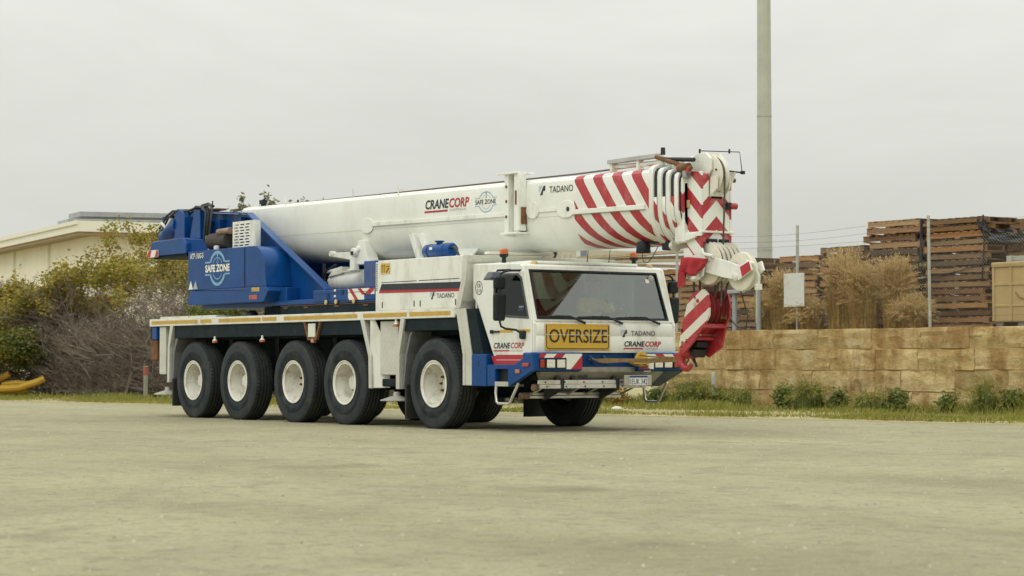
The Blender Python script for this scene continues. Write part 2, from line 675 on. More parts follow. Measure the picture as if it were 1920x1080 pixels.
# loose stones on the yard, thicker near the verge
def pebbles():
    rs = np.random.RandomState(4)
    n = 70000
    t = rs.rand(n)
    # spread over the wedge of yard in front of the crane
    X = rs.uniform(-26, 24, n)
    Y = rs.uniform(-20, 7, n)
    keep = (Y < 2.2 + (X + 25.7) * .175)
    X, Y = X[keep], Y[keep]
    n = len(X)
    sz = .003 + .018 * rs.rand(n) ** 8
    base = np.array([(1, 0, 0), (0, 1, 0), (-1, 0, 0), (0, -1, 0), (0, 0, .75)])
    ang = rs.rand(n) * 6.28
    sc = rs.uniform(.6, 1.3, (n, 1, 3))
    P = base[None] * sc * sz[:, None, None]
    c, s = np.cos(ang)[:, None], np.sin(ang)[:, None]
    Q = P.copy()
    Q[..., 0] = P[..., 0] * c - P[..., 1] * s + X[:, None]
    Q[..., 1] = P[..., 0] * s + P[..., 1] * c + Y[:, None]
    F = np.array([(0, 1, 4), (1, 2, 4), (2, 3, 4), (3, 0, 4)])
    idx = (np.arange(n) * 5)[:, None, None] + F[None]
    me = bpy.data.meshes.new("gravel")
    me.vertices.add(n * 5)
    me.vertices.foreach_set('co', Q.astype(np.float32).ravel())
    me.loops.add(n * 12)
    me.loops.foreach_set('vertex_index', idx.astype(np.int32).ravel())
    me.polygons.add(n * 4)
    me.polygons.foreach_set('loop_start', np.arange(n * 4, dtype=np.int32) * 3)
    me.polygons.foreach_set('loop_total', np.full(n * 4, 3, np.int32))
    me.update(calc_edges=True)
    me.materials.append(mat("loose_stone", (.33, .31, .23), .9, var=.45, scale=9))
    o = bpy.data.objects.new("gravel", me)
    COL.objects.link(o)
    return tag(o, kind='stuff', label="small loose stones scattered over the pale gravel yard", cat="gravel")


pebbles()

# =================================================================== THE CRANE
crane = empty("mobile_crane")
tag(crane, "white and blue five-axle mobile crane with red striped boom crossing the gravel yard", "mobile crane")

SIDE = lambda y: Plane((0, y, 0), (1, 0, 0), (0, 0, 1))
FRONT = lambda x: Plane((x, 0, 0), (0, 1, 0), (0, 0, 1))

# ---- wheels
TR, RR = .674, .356
def tyre_profile():
    p = []
    half = .185
    # outer bead to tread, mirrored
    side = [(-.150, .345), (-.172, .375), (-.181, .43), (-.186, .445), (-.188, .50), (-.184, .512), (-.182, .56), (-.176, .62), (-.166, .655), (-.150, .676), (-.135, .683)]
    tread = []
    for c in (-.092, -.032, .032, .092):
        tread += [(c - .011, .685), (c - .007, .668), (c + .007, .668), (c + .011, .685)]
    right = [(-h, r) for h, r in reversed(side)]
    return side + tread + right


def squash(x, y, z):
    k = max(0., (-z - .52) / .165)
    return (x, y * (1 + .05 * k * k), max(z, -.674))


tyre_me = MB().lathe(tyre_profile(), (0, 0, 0), 'y', 96, closed=True).move(squash).mesh("tyre", rubber, 40)
# zig-zag blocks on the shoulders
def shoulder_lugs():
    b = MB()
    for k in range(64):
        a = 2 * math.pi * k / 64
        for s in (-1, 1):
            aa = a + (math.pi / 64 if s > 0 else 0)
            e = Vector((math.cos(aa), 0, math.sin(aa)))
            t = Vector((-math.sin(aa), 0, math.cos(aa)))
            w = .022
            pts = []
            for (h, r) in ((.118, .690), (.150, .684), (.166, .664)):
                for q in (-w, w):
                    pts.append(e * r + t * q + Vector((0, h * s, 0)))
            f = [(0, 1, 3, 2), (2, 3, 5, 4)]
            b.add(pts, f if s < 0 else [x[::-1] for x in f])
    return b.move(squash).mesh("tread_block", rubber)


lug_me = shoulder_lugs()
rim_prof = [(-.165, .300), (-.168, .350), (-.178, .356), (-.178, .340), (-.160, .326), (-.120, .318), (-.060, .300), (.02, .285), (.085, .262), (.098, .20), (.100, .12), (.100, 0)]
rim_m = mat("rim_paint", (.73, .72, .64), .5, var=.06, scale=4, dirt=(.28, .20, .12), dirt_amt=.7, dirt_scale=4.5, dirt_lo=.49, rand_off=True)
rim_me = MB().lathe(rim_prof, (0, 0, 0), 'y', 48, cap=False).mesh("rim", rim_m, 35)
hub_me = MB().lathe([(.100, .125), (-.005, .118), (-.030, .10), (-.036, .05), (-.036, 0)], (0, 0, 0), 'y', 28).mesh("hub", white_worn, 35)
nb = MB()
for k in range(10):
    a = 2 * math.pi * (k + .5) / 10
    nb.lathe([(.10, .019), (.062, .019), (.052, .011), (.045, .011), (.045, 0)], (.172 * math.cos(a), 0, .172 * math.sin(a)), 'y', 6)
nuts_me = nb.mesh("lug_nuts", rust)
hub_small_me = MB().lathe([(.100, .10), (.055, .095), (.045, .07), (.045, 0)], (0, 0, 0), 'y', 24).mesh("hub", white_worn, 35)


def link(name, me, parent):
    o = bpy.data.objects.new(name, me)
    COL.objects.link(o)
    o.parent = parent
    return o


AX = [0, -2.59, -4.24, -6.18, -7.86]
for i, ax in enumerate(AX):
    for s in (-1, 1):
        wl = empty("wheel", (ax, s * 1.192, TR), 0 if s < 0 else math.pi, crane)
        ty = link("tyre", tyre_me, wl)
        lg = tag(link("tread_blocks", lug_me, wl), kind="stuff")
        rim = link("rim", rim_me, wl)
        hb = link("hub", hub_small_me if i in (0, 2) else hub_me, wl)
        nu = tag(link("lug_nuts", nuts_me, wl), kind="stuff")
        nu.rotation_euler.y = rnd.random() * 6.28
    MB().lathe([(-1.0, .11), (-.35, .13), (-.25, .22), (.25, .22), (.35, .13), (1.0, .11)], (ax, 0, TR), 'y', 14).build("axle", chassis, crane, 35)

# ---- chassis, deck
b = MB()
b.box(-9.55, 1.95, -.52, .52, .80, 1.60)
b.box(-9.3, .6, -.98, .98, 1.40, 1.66)
b.build("chassis_frame", chassis, crane, bevel=.02)
for k in range(5):
    MB().box(AX[k] + .5, AX[k] + .62, -.9, .9, .72, 1.4).build("suspension_strut", grease, crane)
MB().box(-9.60, .585, -1.365, 1.365, 1.668, 1.785).build("deck", tread, crane, bevel=.01)
for s in (-1, 1):
    y0, y1 = (-1.385, -1.365) if s < 0 else (1.365, 1.385)
    MB().box(-9.61, .588, y0, y1, 1.662, 1.795).build("deck_edge", white_worn, crane, bevel=.008)
    # dark skirt boards hanging under the deck edge
    MB().box(-8.64, -2.0, -1.352 if s < 0 else 1.322, -1.322 if s < 0 else 1.352, 1.435, 1.66).build("skirt_board", chassis, crane, bevel=.008)
    MB().box(-.93, .66, -1.352 if s < 0 else 1.322, -1.322 if s < 0 else 1.352, 1.475, 1.66).build("skirt_board", chassis, crane, bevel=.008)
for x0, x1 in ((-9.52, -7.66), (-7.55, -7.13), (-6.85, -5.33), (-5.27, -4.78), (-4.52, -2.17), (-1.99, -.72), (-.64, .48)):
    decal("reflective_strip", rect(x0, 1.700, x1, 1.760), SIDE(-1.385), yellow_refl, crane)
# flat stowed plates on the rear deck edge
b = MB()
for x0, x1 in ((-9.25, -8.55), (-8.53, -8.12), (-8.10, -7.58), (-7.56, -7.05)):
    b.box(x0, x1, -1.34, -1.02, 1.786, 1.835)
b.build("stowed_plates", white_worn, crane, bevel=.006)
MB().lathe([(1.785, .12), (1.86, .10), (1.90, .05), (1.90, 0)], (-6.25, -1.05, 0), 'z', 14).build("tie_down_boss", black, crane, 35)

# marker lamps hanging below the skirt
for x, zt in ((-7.04, 1.455), (-5.31, 1.455), (-3.58, 1.43), (-1.06, 1.66)):
    lp = MB().lathe([(zt, .018), (zt - .05, .02), (zt - .07, .045), (zt - .075, .045)], (x, -1.36, 0), 'z', 12).build("marker_lamp", white, crane, 35)
    MB().box(x - .05, x + .05, -1.392, -1.33, zt - .115, zt - .075).build("lens", amber, lp, bevel=.01)
lf = MB().xz([(-3.87, 1.66), (-3.83, 1.66), (-3.70, 1.40), (-3.48, 1.40), (-3.35, 1.66), (-3.31, 1.66), (-3.45, 1.36), (-3.73, 1.36)], -1.39, -1.34).build("lamp_bracket", rust, crane)
MB().box(-3.70, -3.48, -1.40, -1.375, 1.41, 1.63).build("bracket_plate", white_worn, lf, bevel=.008)

# ---- outriggers
def outrigger_strut(pts, y0=-1.385, y1=-1.20):
    return MB().xz(pts, y0, y1).build("outrigger_strut", tread, crane, bevel=.006)


outrigger_strut([(-2.08, 1.662), (-1.84, 1.10), (-1.825, .59), (-1.735, .59), (-1.75, 1.10), (-1.975, 1.662)])
outrigger_strut([(-.90, 1.662), (-1.03, 1.12), (-1.03, .585), (-.93, .585), (-.93, 1.13), (-.79, 1.662)])
# smooth plates folded inwards from the rear strut
MB().plate([(0, 0), (.52, 0), (.52, .52), (.13, 1.06), (0, 1.06)], (-1.80, -1.36, .60), (.55, .35, 0), (0, 0, 1), .02).build("strut_web", white, crane)
MB().box(-1.62, -1.09, -1.30, 1.30, .80, 1.64).build("outrigger_box", tread, crane, bevel=.012)
MB().box(-1.60, -1.10, -1.28, 1.28, .62, .74).build("outrigger_beam", chassis, crane, bevel=.02)
foot_m = mat('foot_paint', (.42, .41, .35), .6, var=.15, scale=5, dirt=(.2, .15, .1), dirt_amt=.5)
def jack(x, y, z0, z1, rings):
    j = MB().lathe([(z0, .065), (z1, .065)], (x, y, 0), 'z', 18).build("jack_cylinder", blue, crane, 35)
    for a, c, m in rings:
        MB().lathe([(a, .068), (c, .068)], (x, y, 0), 'z', 18).build("jack_sleeve", m, j, 35)
    return j


jack(-1.02, -1.27, .70, 1.50, [(1.24, 1.36, white_worn), (1.06, 1.20, red), (.78, .86, red)])
jack(-8.86, -1.20, .70, 1.62, [(1.42, 1.54, white_worn), (1.12, 1.30, white_worn), (.95, 1.08, red)])
for x, y in ((-1.22, -1.24), (-9.12, -1.24)):
    b = MB()
    b.lathe([(.40, .26), (.415, .26), (.48, .06), (.54, .05), (.54, 0)], (x, y, 0), 'z', 24)
    b.build("outrigger_foot", foot_m, crane, 35)
# rear outrigger housing
MB().box(-9.28, -9.02, -1.34, 1.34, .775, 1.655).build("outrigger_box", tread, crane, bevel=.012)
outrigger_strut([(-8.76, 1.662), (-8.85, 1.28), (-8.87, .63), (-8.78, .63), (-8.77, 1.28), (-8.64, 1.662)], -1.385, -1.15)
b = MB()
b.box(-9.95, -9.62, -1.2, 1.2, 1.42, 1.80)
b.box(-9.62, -9.3, -1.1, 1.1, .9, 1.66)
b.build("rear_cross_member", chassis, crane, bevel=.02)
MB().box(-9.99, -9.70, -1.18, 1.18, 1.03, 1.42).build("rear_bumper", rust, crane, bevel=.03)
MB().box(-9.56, -9.36, -1.36, -1.05, 1.42, 1.655).build("rear_locker", blue, crane, bevel=.012)
# mudguard liners and flaps
liner = mat("mudguard_liner", (.16, .165, .17), .6, var=.2, scale=4, dirt=(.30, .25, .19), dirt_amt=.5)
MB().xz([(-.90, .64), (-.82, 1.15), (-.70, 1.44), (-.62, 1.47), (-.68, 1.40), (-.78, 1.12), (-.86, .64)], -1.34, -.75).build("mudguard", liner, crane)
MB().xz([(-8.76, .66), (-8.72, 1.2), (-8.60, 1.44), (-8.52, 1.44), (-8.66, 1.18), (-8.70, .66)], -1.34, -.75).build("mudguard", liner, crane)
for s in (-1, 1):
    for x, zb, zt in ((-.80, .13, .66), (-8.70, .20, .70)):
        ya, yb = sorted((s * 1.36, s * .86))
        bb = MB().box(x - .02, x + .02, ya, yb, zb, zt)
        bb.move(lambda X, Y, Z: (X + (.03 * math.sin(Y * 9)), Y, Z))
        bb.build("mud_flap", rubber, crane, bevel=.008)

# ---- engine cover behind the cab
ECF = [(-1.58, 1.79), (-1.58, 2.585), (.915, 2.575), (.86, 2.2), (.71, 1.79)]
MB().xz(ECF[::-1], -1.372, 1.372).build("engine_cover", white, crane, bevel=.02)
MB().xz([(-1.66, 1.79), (-1.66, 2.56), (-1.582, 2.56), (-1.582, 1.79)][::-1], -1.36, 1.36).build("engine_cover_end", white, crane, bevel=.006)
for k in range(15):
    z = 2.12 + k * .029
    decal("vent_slot", rect(-1.645, z, -1.60, z + .013), SIDE(-1.36), ink, crane)
MB().xz([(.80, 2.575), (.925, 2.572), (.872, 2.2), (.722, 1.795), (.60, 1.795), (.75, 2.2)], -1.378, -1.371).build("cover_trim", tread, crane)
MB().hexa([(.724, -1.37, 1.80), (.724, 1.37, 1.80), (.722, 1.37, 1.79), (.722, -1.37, 1.79)], [(.930, -1.37, 2.57), (.930, 1.37, 2.57), (.917, 1.37, 2.575), (.917, -1.37, 2.575)]).build("cover_front", tread, crane)
P1 = SIDE(-1.372)
decal("panel_gap", rect(-1.47, 2.232, -.46, 2.242), P1, ink, crane)
decal("panel_gap", rect(-.40, 2.232, .70, 2.242), P1, ink, crane)
decal("black_stripe", [(-1.52, 2.115), (.76, 2.085), (.79, 2.185), (-1.46, 2.215)], P1, ink, crane)
decal("red_stripe", [(-1.54, 2.075), (.745, 2.048), (.76, 2.085), (-1.52, 2.115)], P1, red_ink, crane)
text("TADANO", "lettering", P1, .095, 1.958, .47, .070, ink, crane)
def maker_mark(pl, a, bb, h):
    decal("emblem_triangle", [(a, bb + h), (a + h * .60, bb + h), (a, bb + h * .30)], pl, cyan_ink, crane)
    decal("emblem_bar", [(a + h * .20, bb), (a + h * .62, bb), (a + h * .72, bb + h * .45), (a + h * 1.02, bb + h * .45), (a + h * 1.02, bb + h), (a + h * .80, bb + h)], pl, ink, crane)


maker_mark(P1, -.085, 1.945, .110)
for x in (-1.44, -.53, -.36, .60):
    decal("latch_slot", rect(x - .012, 1.845, x + .012, 1.935), P1, ink, crane)
decal("warning_sticker", rect(-1.49, 2.365, -1.215, 2.535), P1, yellow, crane, .003)
for x in (-1.45, -1.39):
    decal("sticker_arrow", [(x, 2.40), (x + .012, 2.40), (x + .012, 2.49), (x + .024, 2.49), (x + .006, 2.52), (x - .012, 2.49), (x, 2.49)], P1, ink, crane, .006)
decal("sticker_arrow", [(-1.34, 2.395), (-1.325, 2.385), (-1.26, 2.44), (-1.245, 2.43), (-1.25, 2.465), (-1.285, 2.46), (-1.272, 2.45)], P1, ink, crane, .006)
decal("sticker_arrow", rect(-1.325, 2.478, -1.25, 2.49), P1, ink, crane, .006)
decal("sticker_frame", rect(-1.485, 2.37, -1.22, 2.376), P1, white_ink, crane, .006)

# blue drum lying on the engine cover
dr = MB().lathe([(-.82, 0), (-.82, .095), (-.79, .112), (-.13, .112), (-.10, .095), (-.10, 0)], (0, -.95, 2.705), 'x', 28).build("air_drum", blue, crane, 35)
MB().lathe([(2.81, .05), (2.835, .05), (2.84, .075), (2.86, .075), (2.86, 0)], (-.47, -.95, 0), 'z', 16).build("drum_cap", blue, dr, 35)
b = MB()
for x in (-.68, -.25):
    b.lathe([(x - .02, .115), (x + .02, .115)], (0, -.95, 2.705), 'x', 28)
b.build("drum_strap", blue_dark, dr, 35)
decal("drum_label", rect(-.58, 2.72, -.50, 2.76), SIDE(-1.063), white_ink, dr)
MB().tube([(-.12, -.98, 2.73), (.02, -1.0, 2.74), (.10, -1.02, 2.70), (.16, -1.03, 2.62), (.20, -1.03, 2.585)], .022, 8).build("drum_hose", hose, dr, 60)
# folded grab rail on the far part of the cover
b = MB()
b.tube([(.80, -.95, 2.585), (.80, -.95, 2.63), (.80, .10, 2.63), (.80, .10, 2.585)], .014, 6)
b.box(.78, .90, -.98, .22, 2.60, 2.64)
b.build("roof_rail", white_worn, crane)

# ---- front wing and steps
MB().xz([(.585, 1.79), (.70, 1.79), (.855, 1.12), (.86, .66), (.80, .66), (.80, 1.10), (.64, 1.70), (.585, 1.70)][::-1], -1.385, -1.20).build("front_wing", tread, crane, bevel=.006)
MB().xz([(.70, 1.79), (.86, 1.79), (1.02, 1.12), (1.02, .66), (.86, .66), (.855, 1.12)][::-1], -1.375, -1.18).build("front_wing_plate", tread, crane, bevel=.004)
MB().xz([(.86, 1.785), (1.08, 1.785), (1.30, 1.12), (1.03, 1.12)], -1.36, -1.15).build("wing_inner", chassis, crane)
MB().xz([(1.0, 1.95), (1.10, 1.60), (1.58, .96), (1.2, .9), (.95, 1.3), (.78, 1.8)][::-1], -1.17, 1.17).build("cab_bulkhead", chassis, crane)
MB().box(1.03, 1.40, -1.378, -1.0, .651, 1.118).build("step_locker", blue, crane, bevel=.01)
decal("locker_latch", rect(1.19, .93, 1.21, 1.02), SIDE(-1.378), ink, crane)
BS = [(1.42, .655), (1.973, .655), (2.50, .868), (2.552, .874), (2.552, 1.137), (2.50, 1.137), (2.10, .968), (1.42, .962)]
MB().xz(BS, -1.378, -1.30, [[(1.62, .715), (1.94, .715), (1.94, .90), (1.62, .90)]]).build("bumper_side", blue, crane, bevel=.008)
MB().xz(BS, 1.30, 1.378, [[(1.62, .715), (1.94, .715), (1.94, .90), (1.62, .90)]]).build("bumper_side", blue, crane, bevel=.008)
MB().box(1.58, 1.98, -1.30, -1.0, .68, .94).build("step_recess", black, crane)
MB().box(1.62, 1.95, -1.383, -1.1, .652, .72).build("step_tread", alu, crane, bevel=.006)
for s in (-1, 1):
    st = [(1.63, s * 1.36, .68), (1.63, s * 1.37, .56), (1.655, s * 1.37, .43), (1.70, s * 1.37, .405), (1.95, s * 1.37, .405), (1.99, s * 1.37, .43), (2.18, s * 1.36, .70)]
    MB().tube(st, .022, 8).build("step_loop", alu if s > 0 else rust_alu if False else alu, crane, 60)
for x, z, m, hw in ((2.385, .962, red_lens, .075), (2.19, .868, amber, .05)):
    MB().box(x - hw, x + hw, -1.40, -1.376, z - .028, z + .028).build("side_lamp", m, crane, bevel=.01)

# ---- front bumper
for s in (-1, 1):
    ya, yb = sorted((s * 1.372, s * .51))
    bp = MB().box(2.28, 2.56, ya, yb, .872, 1.137).build("bumper", blue, crane, bevel=.025)
    pl = FRONT(2.56)
    y = lambda a: a if s < 0 else -a      # mirrored lamp cluster
    def rc(a0, a1, z0, z1): 
        q = sorted((y(a0), y(a1)))
        return q[0], q[1], z0, z1
    for a0, a1, m in ((-1.265, -1.185, red_lens), (-1.15, -1.0, glass_lamp), (-.97, -.82, glass_lamp)):
        q = rc(a0, a1, .918, 1.038)
        hl = MB().box(2.545, 2.572, *q[:2], *q[2:]).build("headlight" if m is glass_lamp else "indicator", m, bp, bevel=.012)
        MB().plate([(q[0] - .012, q[2] - .012), (q[1] + .012, q[2] - .012), (q[1] + .012, q[3] + .012), (q[0] - .012, q[3] + .012)], (2.559, 0, 0), (0, 1, 0), (0, 0, 1), .012,
                   [[(q[0], q[2]), (q[1], q[2]), (q[1], q[3]), (q[0], q[3])]]).build("lamp_bezel", black, hl)
    sg = -1 if s > 0 else 1
    def Q(pts): return [(y(a), c) for a, c in (pts if s < 0 else pts[::-1])]
    decal("hazard_panel", Q(rect(-1.27, 1.062, -.80, 1.118)), pl, white_ink, bp, .003)
    decal("hazard_panel", Q(rect(-.80, .90, -.52, 1.118)), pl, white_ink, bp, .003)
    decal("hazard_stripe", Q([(-1.27, 1.062), (-1.20, 1.062), (-1.15, 1.118), (-1.27, 1.118)]), pl, red_ink, bp, .005)
    decal("hazard_stripe", Q([(-1.03, 1.062), (-.88, 1.062), (-.82, 1.118), (-.97, 1.118)]), pl, red_ink, bp, .005)
    decal("hazard_stripe", Q([(-.72, .90), (-.52, .90), (-.52, 1.10)]), pl, red_ink, bp, .005)
MB().box(2.28, 2.44, -.51, .51, .90, 1.13).build("bumper_beam", blue_dark, crane, bevel=.02)
b = MB()
for y in (-.30, -.05):
    b.tube([(2.42, y, 1.10), (2.50, y, 1.06), (2.47, y + .05, .99), (2.42, y + .06, .97)], .018, 6)
b.build("bumper_hooks", blue, crane, 60)
tb = MB().plate([(0, 0), (.30, 0), (.22, .16), (.10, .19), (.03, .12)], (2.575, .40, .97), (0, 1, 0), (0, 0, 1), .04).build("tow_bracket", yellow, crane, bevel=.012)
# aluminium under-run tray
MB().hexa([(2.30, -1.10, .73), (2.30, .95, .73), (2.36, .95, .70), (2.36, -1.10, .70)], [(2.40, -1.22, .86), (2.40, 1.02, .86), (2.53, 1.02, .865), (2.53, -1.22, .865)]).build("underrun_tray", alu_dirty, crane, bevel=.006)
MB().plate([(-.50, .865), (.52, .865), (.60, .93), (-.58, .93)], (2.46, 0, 0), (0, 1, 0), (0, 0, 1), .01).build("tray_lip", alu_dirty, crane)
for y in (-.90, -.62, .12):
    MB().box(2.37, 2.50, y - .03, y + .03, .745, .80).build("tray_bracket", grease, crane, bevel=.006)
MB().tube([(2.47, -.52, .80), (2.50, -.44, .785), (2.47, -.36, .80)], .012, 6).build("tray_hook", grease, crane)
decal("tray_opening", [(-.40, .775), (.06, .775), (.0, .725), (-.46, .725)], FRONT(2.43), ink, crane)
MB().xz([(2.56, .872), (2.0, .64), (1.9, .64), (2.3, .90)][::-1], 1.0, 1.37).build("bumper_underside", mat("underside_grey", (.055, .07, .08), .6, var=.2), crane)
# number plate
nplt = MB().box(2.575, 2.595, .225, .735, .655, .812).build("plate_holder", foot_m, crane, bevel=.02)
pf = FRONT(2.595)
decal("plate_band", rect(.315, .774, .650, .803), pf, mat("plate_blue", (.02, .05, .22), .5), nplt)
decal("plate_face", rect(.315, .665, .650, .774), pf, white_ink, nplt)
plate_ink = mat("plate_ink", (.03, .05, .16), .5)
text("1EUK 342", "lettering", pf, .323, .676, .320, .086, plate_ink, nplt, bold=.004, n=.007)

# ---- cab
def cab_profile():
    return [(.95, 2.43), (.95, 1.95), (1.04, 1.88), (1.56, .935), (2.10, .935), (2.45, 1.135), (2.46, 1.54), (2.43, 1.60), (2.185, 2.36), (2.13, 2.40)]


WIN = [(1.50, 1.66), (2.37, 1.615), (2.20, 2.20), (2.10, 2.265), (1.54, 2.275), (1.50, 2.24)]
cab_side = MB().xz(cab_profile(), -1.30, -1.25, [WIN]).build("cab_side", white, crane, bevel=.008)
MB().xz(cab_profile(), 1.25, 1.30, [WIN]).build("cab_side", white, crane, bevel=.008)
# front apron, rounded at the corners
def apron():
    out = []
    r = .09
    for y0, sgn in ((-1.30, -1), (1.30, 1)):
        pass
    pts = [(2.20, -1.298)] + [(2.46 - r + r * math.sin(a), -1.298 + r - r * math.cos(a)) for a in [R(x) for x in range(0, 91, 15)]]
    pts += [(x, -y) for x, y in reversed(pts)]
    b = MB()
    prof = [(1.135, 0.0), (1.15, .006), (1.36, .006), (1.375, -.004), (1.39, .006), (1.53, .0), (1.575, -.03), (1.60, -.07)]
    vs, fs = [], []
    for z, o in prof:
        for x, y in pts:
            vs.append((x + o if x > 2.3 else x, y, z))
    n = len(pts)
    for i in range(len(prof) - 1):
        for k in range(n - 1):
            fs.append((i * n + k, i * n + k + 1, (i + 1) * n + k + 1, (i + 1) * n + k))
    top = [(len(prof) - 1) * n + k for k in range(n)]
    fs.append(tuple(top))
    return b.add(vs, fs).build("cab_front", white, crane, 40)


cab_front = apron()
# windscreen surround: a leaning frame with the opening cut out
WU = Vector((0, 1, 0))
WV = Vector((2.17 - 2.435, 0, 2.36 - 1.585)).normalized()
WL = (Vector((2.17, 0, 2.36)) - Vector((2.435, 0, 1.585))).length
WO = Vector((2.435, 0, 1.585))
outer = [(-1.285, -.01), (1.285, -.01), (1.25, WL + .01), (-1.25, WL + .01)]
hole = [(-1.215, .035), (1.165, .035), (1.165, .06), (1.135, WL - .055), (-1.185, WL - .055)]
MB().plate(outer, WO - WV.cross(WU) * 0 - Vector((.05, 0, .015)), WU, WV, .06, [hole]).build("windscreen_frame", white, crane, bevel=.01)
seal_out = [(-1.225, .022), (1.185, .022), (1.147, WL - .043), (-1.197, WL - .043)]
seal_in = [(-1.195, .055), (1.155, .055), (1.125, WL - .07), (-1.17, WL - .07)]
MB().plate(seal_out, WO - Vector((.028, 0, .008)), WU, WV, .045, [seal_in]).build("windscreen_seal", black, crane)
ws = MB().plate([(-1.21, .03), (1.17, .03), (1.14, WL - .05), (-1.185, WL - .05)], WO - Vector((.018, 0, .006)), WU, WV, .008).build("windscreen", windscreen_m, crane)
wsp = Plane(WO - Vector((.012, 0, .004)), WU, WV)
decal("windscreen_sticker", rect(.92, WL - .20, .99, WL - .14), wsp, white_ink, ws, .006)
MB().lathe([(0, .05), (.02, .045), (.03, 0)], (2.20, 1.03, 2.24), 'x', 14).build("windscreen_sensor", grey_ink, ws, 35)
# roof with a raised panel
MB().xz([(.95, 2.37), (2.13, 2.33), (2.19, 2.355), (2.155, 2.395), (1.9, 2.425), (.95, 2.445)], -1.295, 1.295).build("cab_roof", white, crane, bevel=.02)
MB().box(1.0, 2.02, -1.0, .95, 2.415, 2.462).build("roof_panel", white, crane, bevel=.03)
MB().box(.955, .995, -1.26, 1.26, 1.5, 2.40).build("cab_rear", white, crane)
MB().box(1.1, 2.42, -1.26, 1.26, .98, 1.03).build("cab_floor", black, crane)
# door: a pressed skin standing a little proud of the cab side
DOOR = [(1.43, 1.50), (1.66, .945), (2.09, .945), (2.44, 1.14), (2.44, 1.60), (2.25, 2.30), (1.43, 2.32)]
dr_ = MB().xz(DOOR, -1.318, -1.301, [WIN]).build("door", white, crane, bevel=.008)
decal("door_band", [(1.62, .955), (2.085, .955), (2.36, 1.105), (1.56, 1.105)], SIDE(-1.318), red_ink, dr_)
decal("door_band_line", rect(1.585, 1.028, 2.21, 1.034), SIDE(-1.318), white_ink, dr_, .007)
decal("sill_band", [(1.50, .95), (1.60, .95), (1.545, 1.09), (1.42, 1.09)], SIDE(-1.301), red_ink, crane)
for a, c in ((1.66, 1.98), (2.10, 2.40)):
    decal("reflective_strip", rect(a, 1.425, c, 1.465), SIDE(-1.318), yellow, dr_)
hd = MB().box(1.46, 1.66, -1.345, -1.318, 1.425, 1.452)
hd.box(1.44, 1.50, -1.35, -1.318, 1.41, 1.465)
hd.build("door_handle", black, dr_, bevel=.008)
text("CRANE", "lettering", SIDE(-1.318), 1.50, 1.195, .405, .085, ink, dr_, shear=.20, bold=.02)
text("CORP", "lettering", SIDE(-1.318), 1.925, 1.195, .32, .085, red_ink, dr_, shear=.20, bold=.018)
decal("logo_underline", rect(1.50, 1.155, 1.90, 1.172), SIDE(-1.318), red_ink, dr_)
text("AUSTRALIA", "lettering", SIDE(-1.318), 1.93, 1.15, .30, .026, grey_ink, dr_)
gw = MB().xz(WIN, -1.296, -1.288).build("door_window", side_glass_m, dr_)
WIN_IN = [(1.53, 1.69), (2.335, 1.648), (2.175, 2.18), (2.09, 2.237), (1.55, 2.247), (1.53, 2.22)]
MB().xz(WIN, -1.324, -1.300, [WIN_IN]).build("window_seal", mat("window_rubber", (.09, .095, .11), .6), dr_)
decal("window_sticker", rect(2.08, 1.735, 2.22, 1.755), SIDE(-1.298), mat("sticker_blue", (.03, .06, .2), .5), dr_)
decal("window_sticker", rect(2.10, 1.77, 2.22, 1.80), SIDE(-1.298), mat("sticker_grey", (.2, .23, .3), .5), dr_)
MB().xz(WIN, 1.288, 1.296).build("side_window", side_glass_m, crane)
# fleet number disc behind the door
decal("fleet_number_ring", band(1.105, 2.085, .085, .095, .010, 0, 360, 36), SIDE(-1.301), ink, crane)
text("CR", "lettering", SIDE(-1.301), 1.065, 2.09, .085, .055, ink, crane, bold=.01)
text("111", "lettering", SIDE(-1.301), 1.065, 2.02, .085, .050, ink, crane, bold=.01)
decal("cab_seam", rect(2.428, 1.15, 2.436, 1.60), SIDE(-1.301), grey_ink, crane)

# sign on the apron
sp = FRONT(2.474)
sg = MB().box(2.467, 2.482, -1.115, .045, 1.168, 1.545).build("oversize_sign", yellow, crane, bevel=.004)
pl = FRONT(2.482)
def rounded(a0, b0, a1, b1, r):
    p = []
    for cx, cy, s0 in ((a1 - r, b0 + r, -90), (a1 - r, b1 - r, 0), (a0 + r, b1 - r, 90), (a0 + r, b0 + r, 180)):
        p += arc(cx, cy, r, r, s0, s0 + 90, 6)
    return p


fo, fi = rounded(-1.10, 1.185, .03, 1.60, .05), rounded(-1.088, 1.197, .018, 1.58, .042)
fo = [(a, min(c, 1.525)) for a, c in fo]
fi = [(a, min(c, 1.5251)) for a, c in fi]
MB().plate([p for p in fo], (2.483, 0, 0), (0, 1, 0), (0, 0, 1), .0015, [fi]).build("sign_border", ink, sg)
text("OVERSIZE", "lettering", pl, -1.045, 1.275, 1.04, .195, ink, sg, bold=.012)
decal("sign_seam", rect(-1.115, 1.385, .045, 1.391), pl, white_ink, sg, .006)
af = FRONT(2.467)
text("TADANO", "lettering", af, .45, 1.385, .45, .070, ink, cab_front)
maker_mark(af, .265, 1.365, .105)
text("CRANE", "lettering", af, .315, 1.225, .375, .080, ink, cab_front, shear=.20, bold=.03)
text("CORP", "lettering", af, .705, 1.225, .295, .080, red_ink, cab_front, shear=.20, bold=.03)
decal("logo_underline", rect(.315, 1.190, .675, 1.207), af, red_ink, cab_front)
text("AUSTRALIA", "lettering", af, .70, 1.187, .26, .024, grey_ink, cab_front)
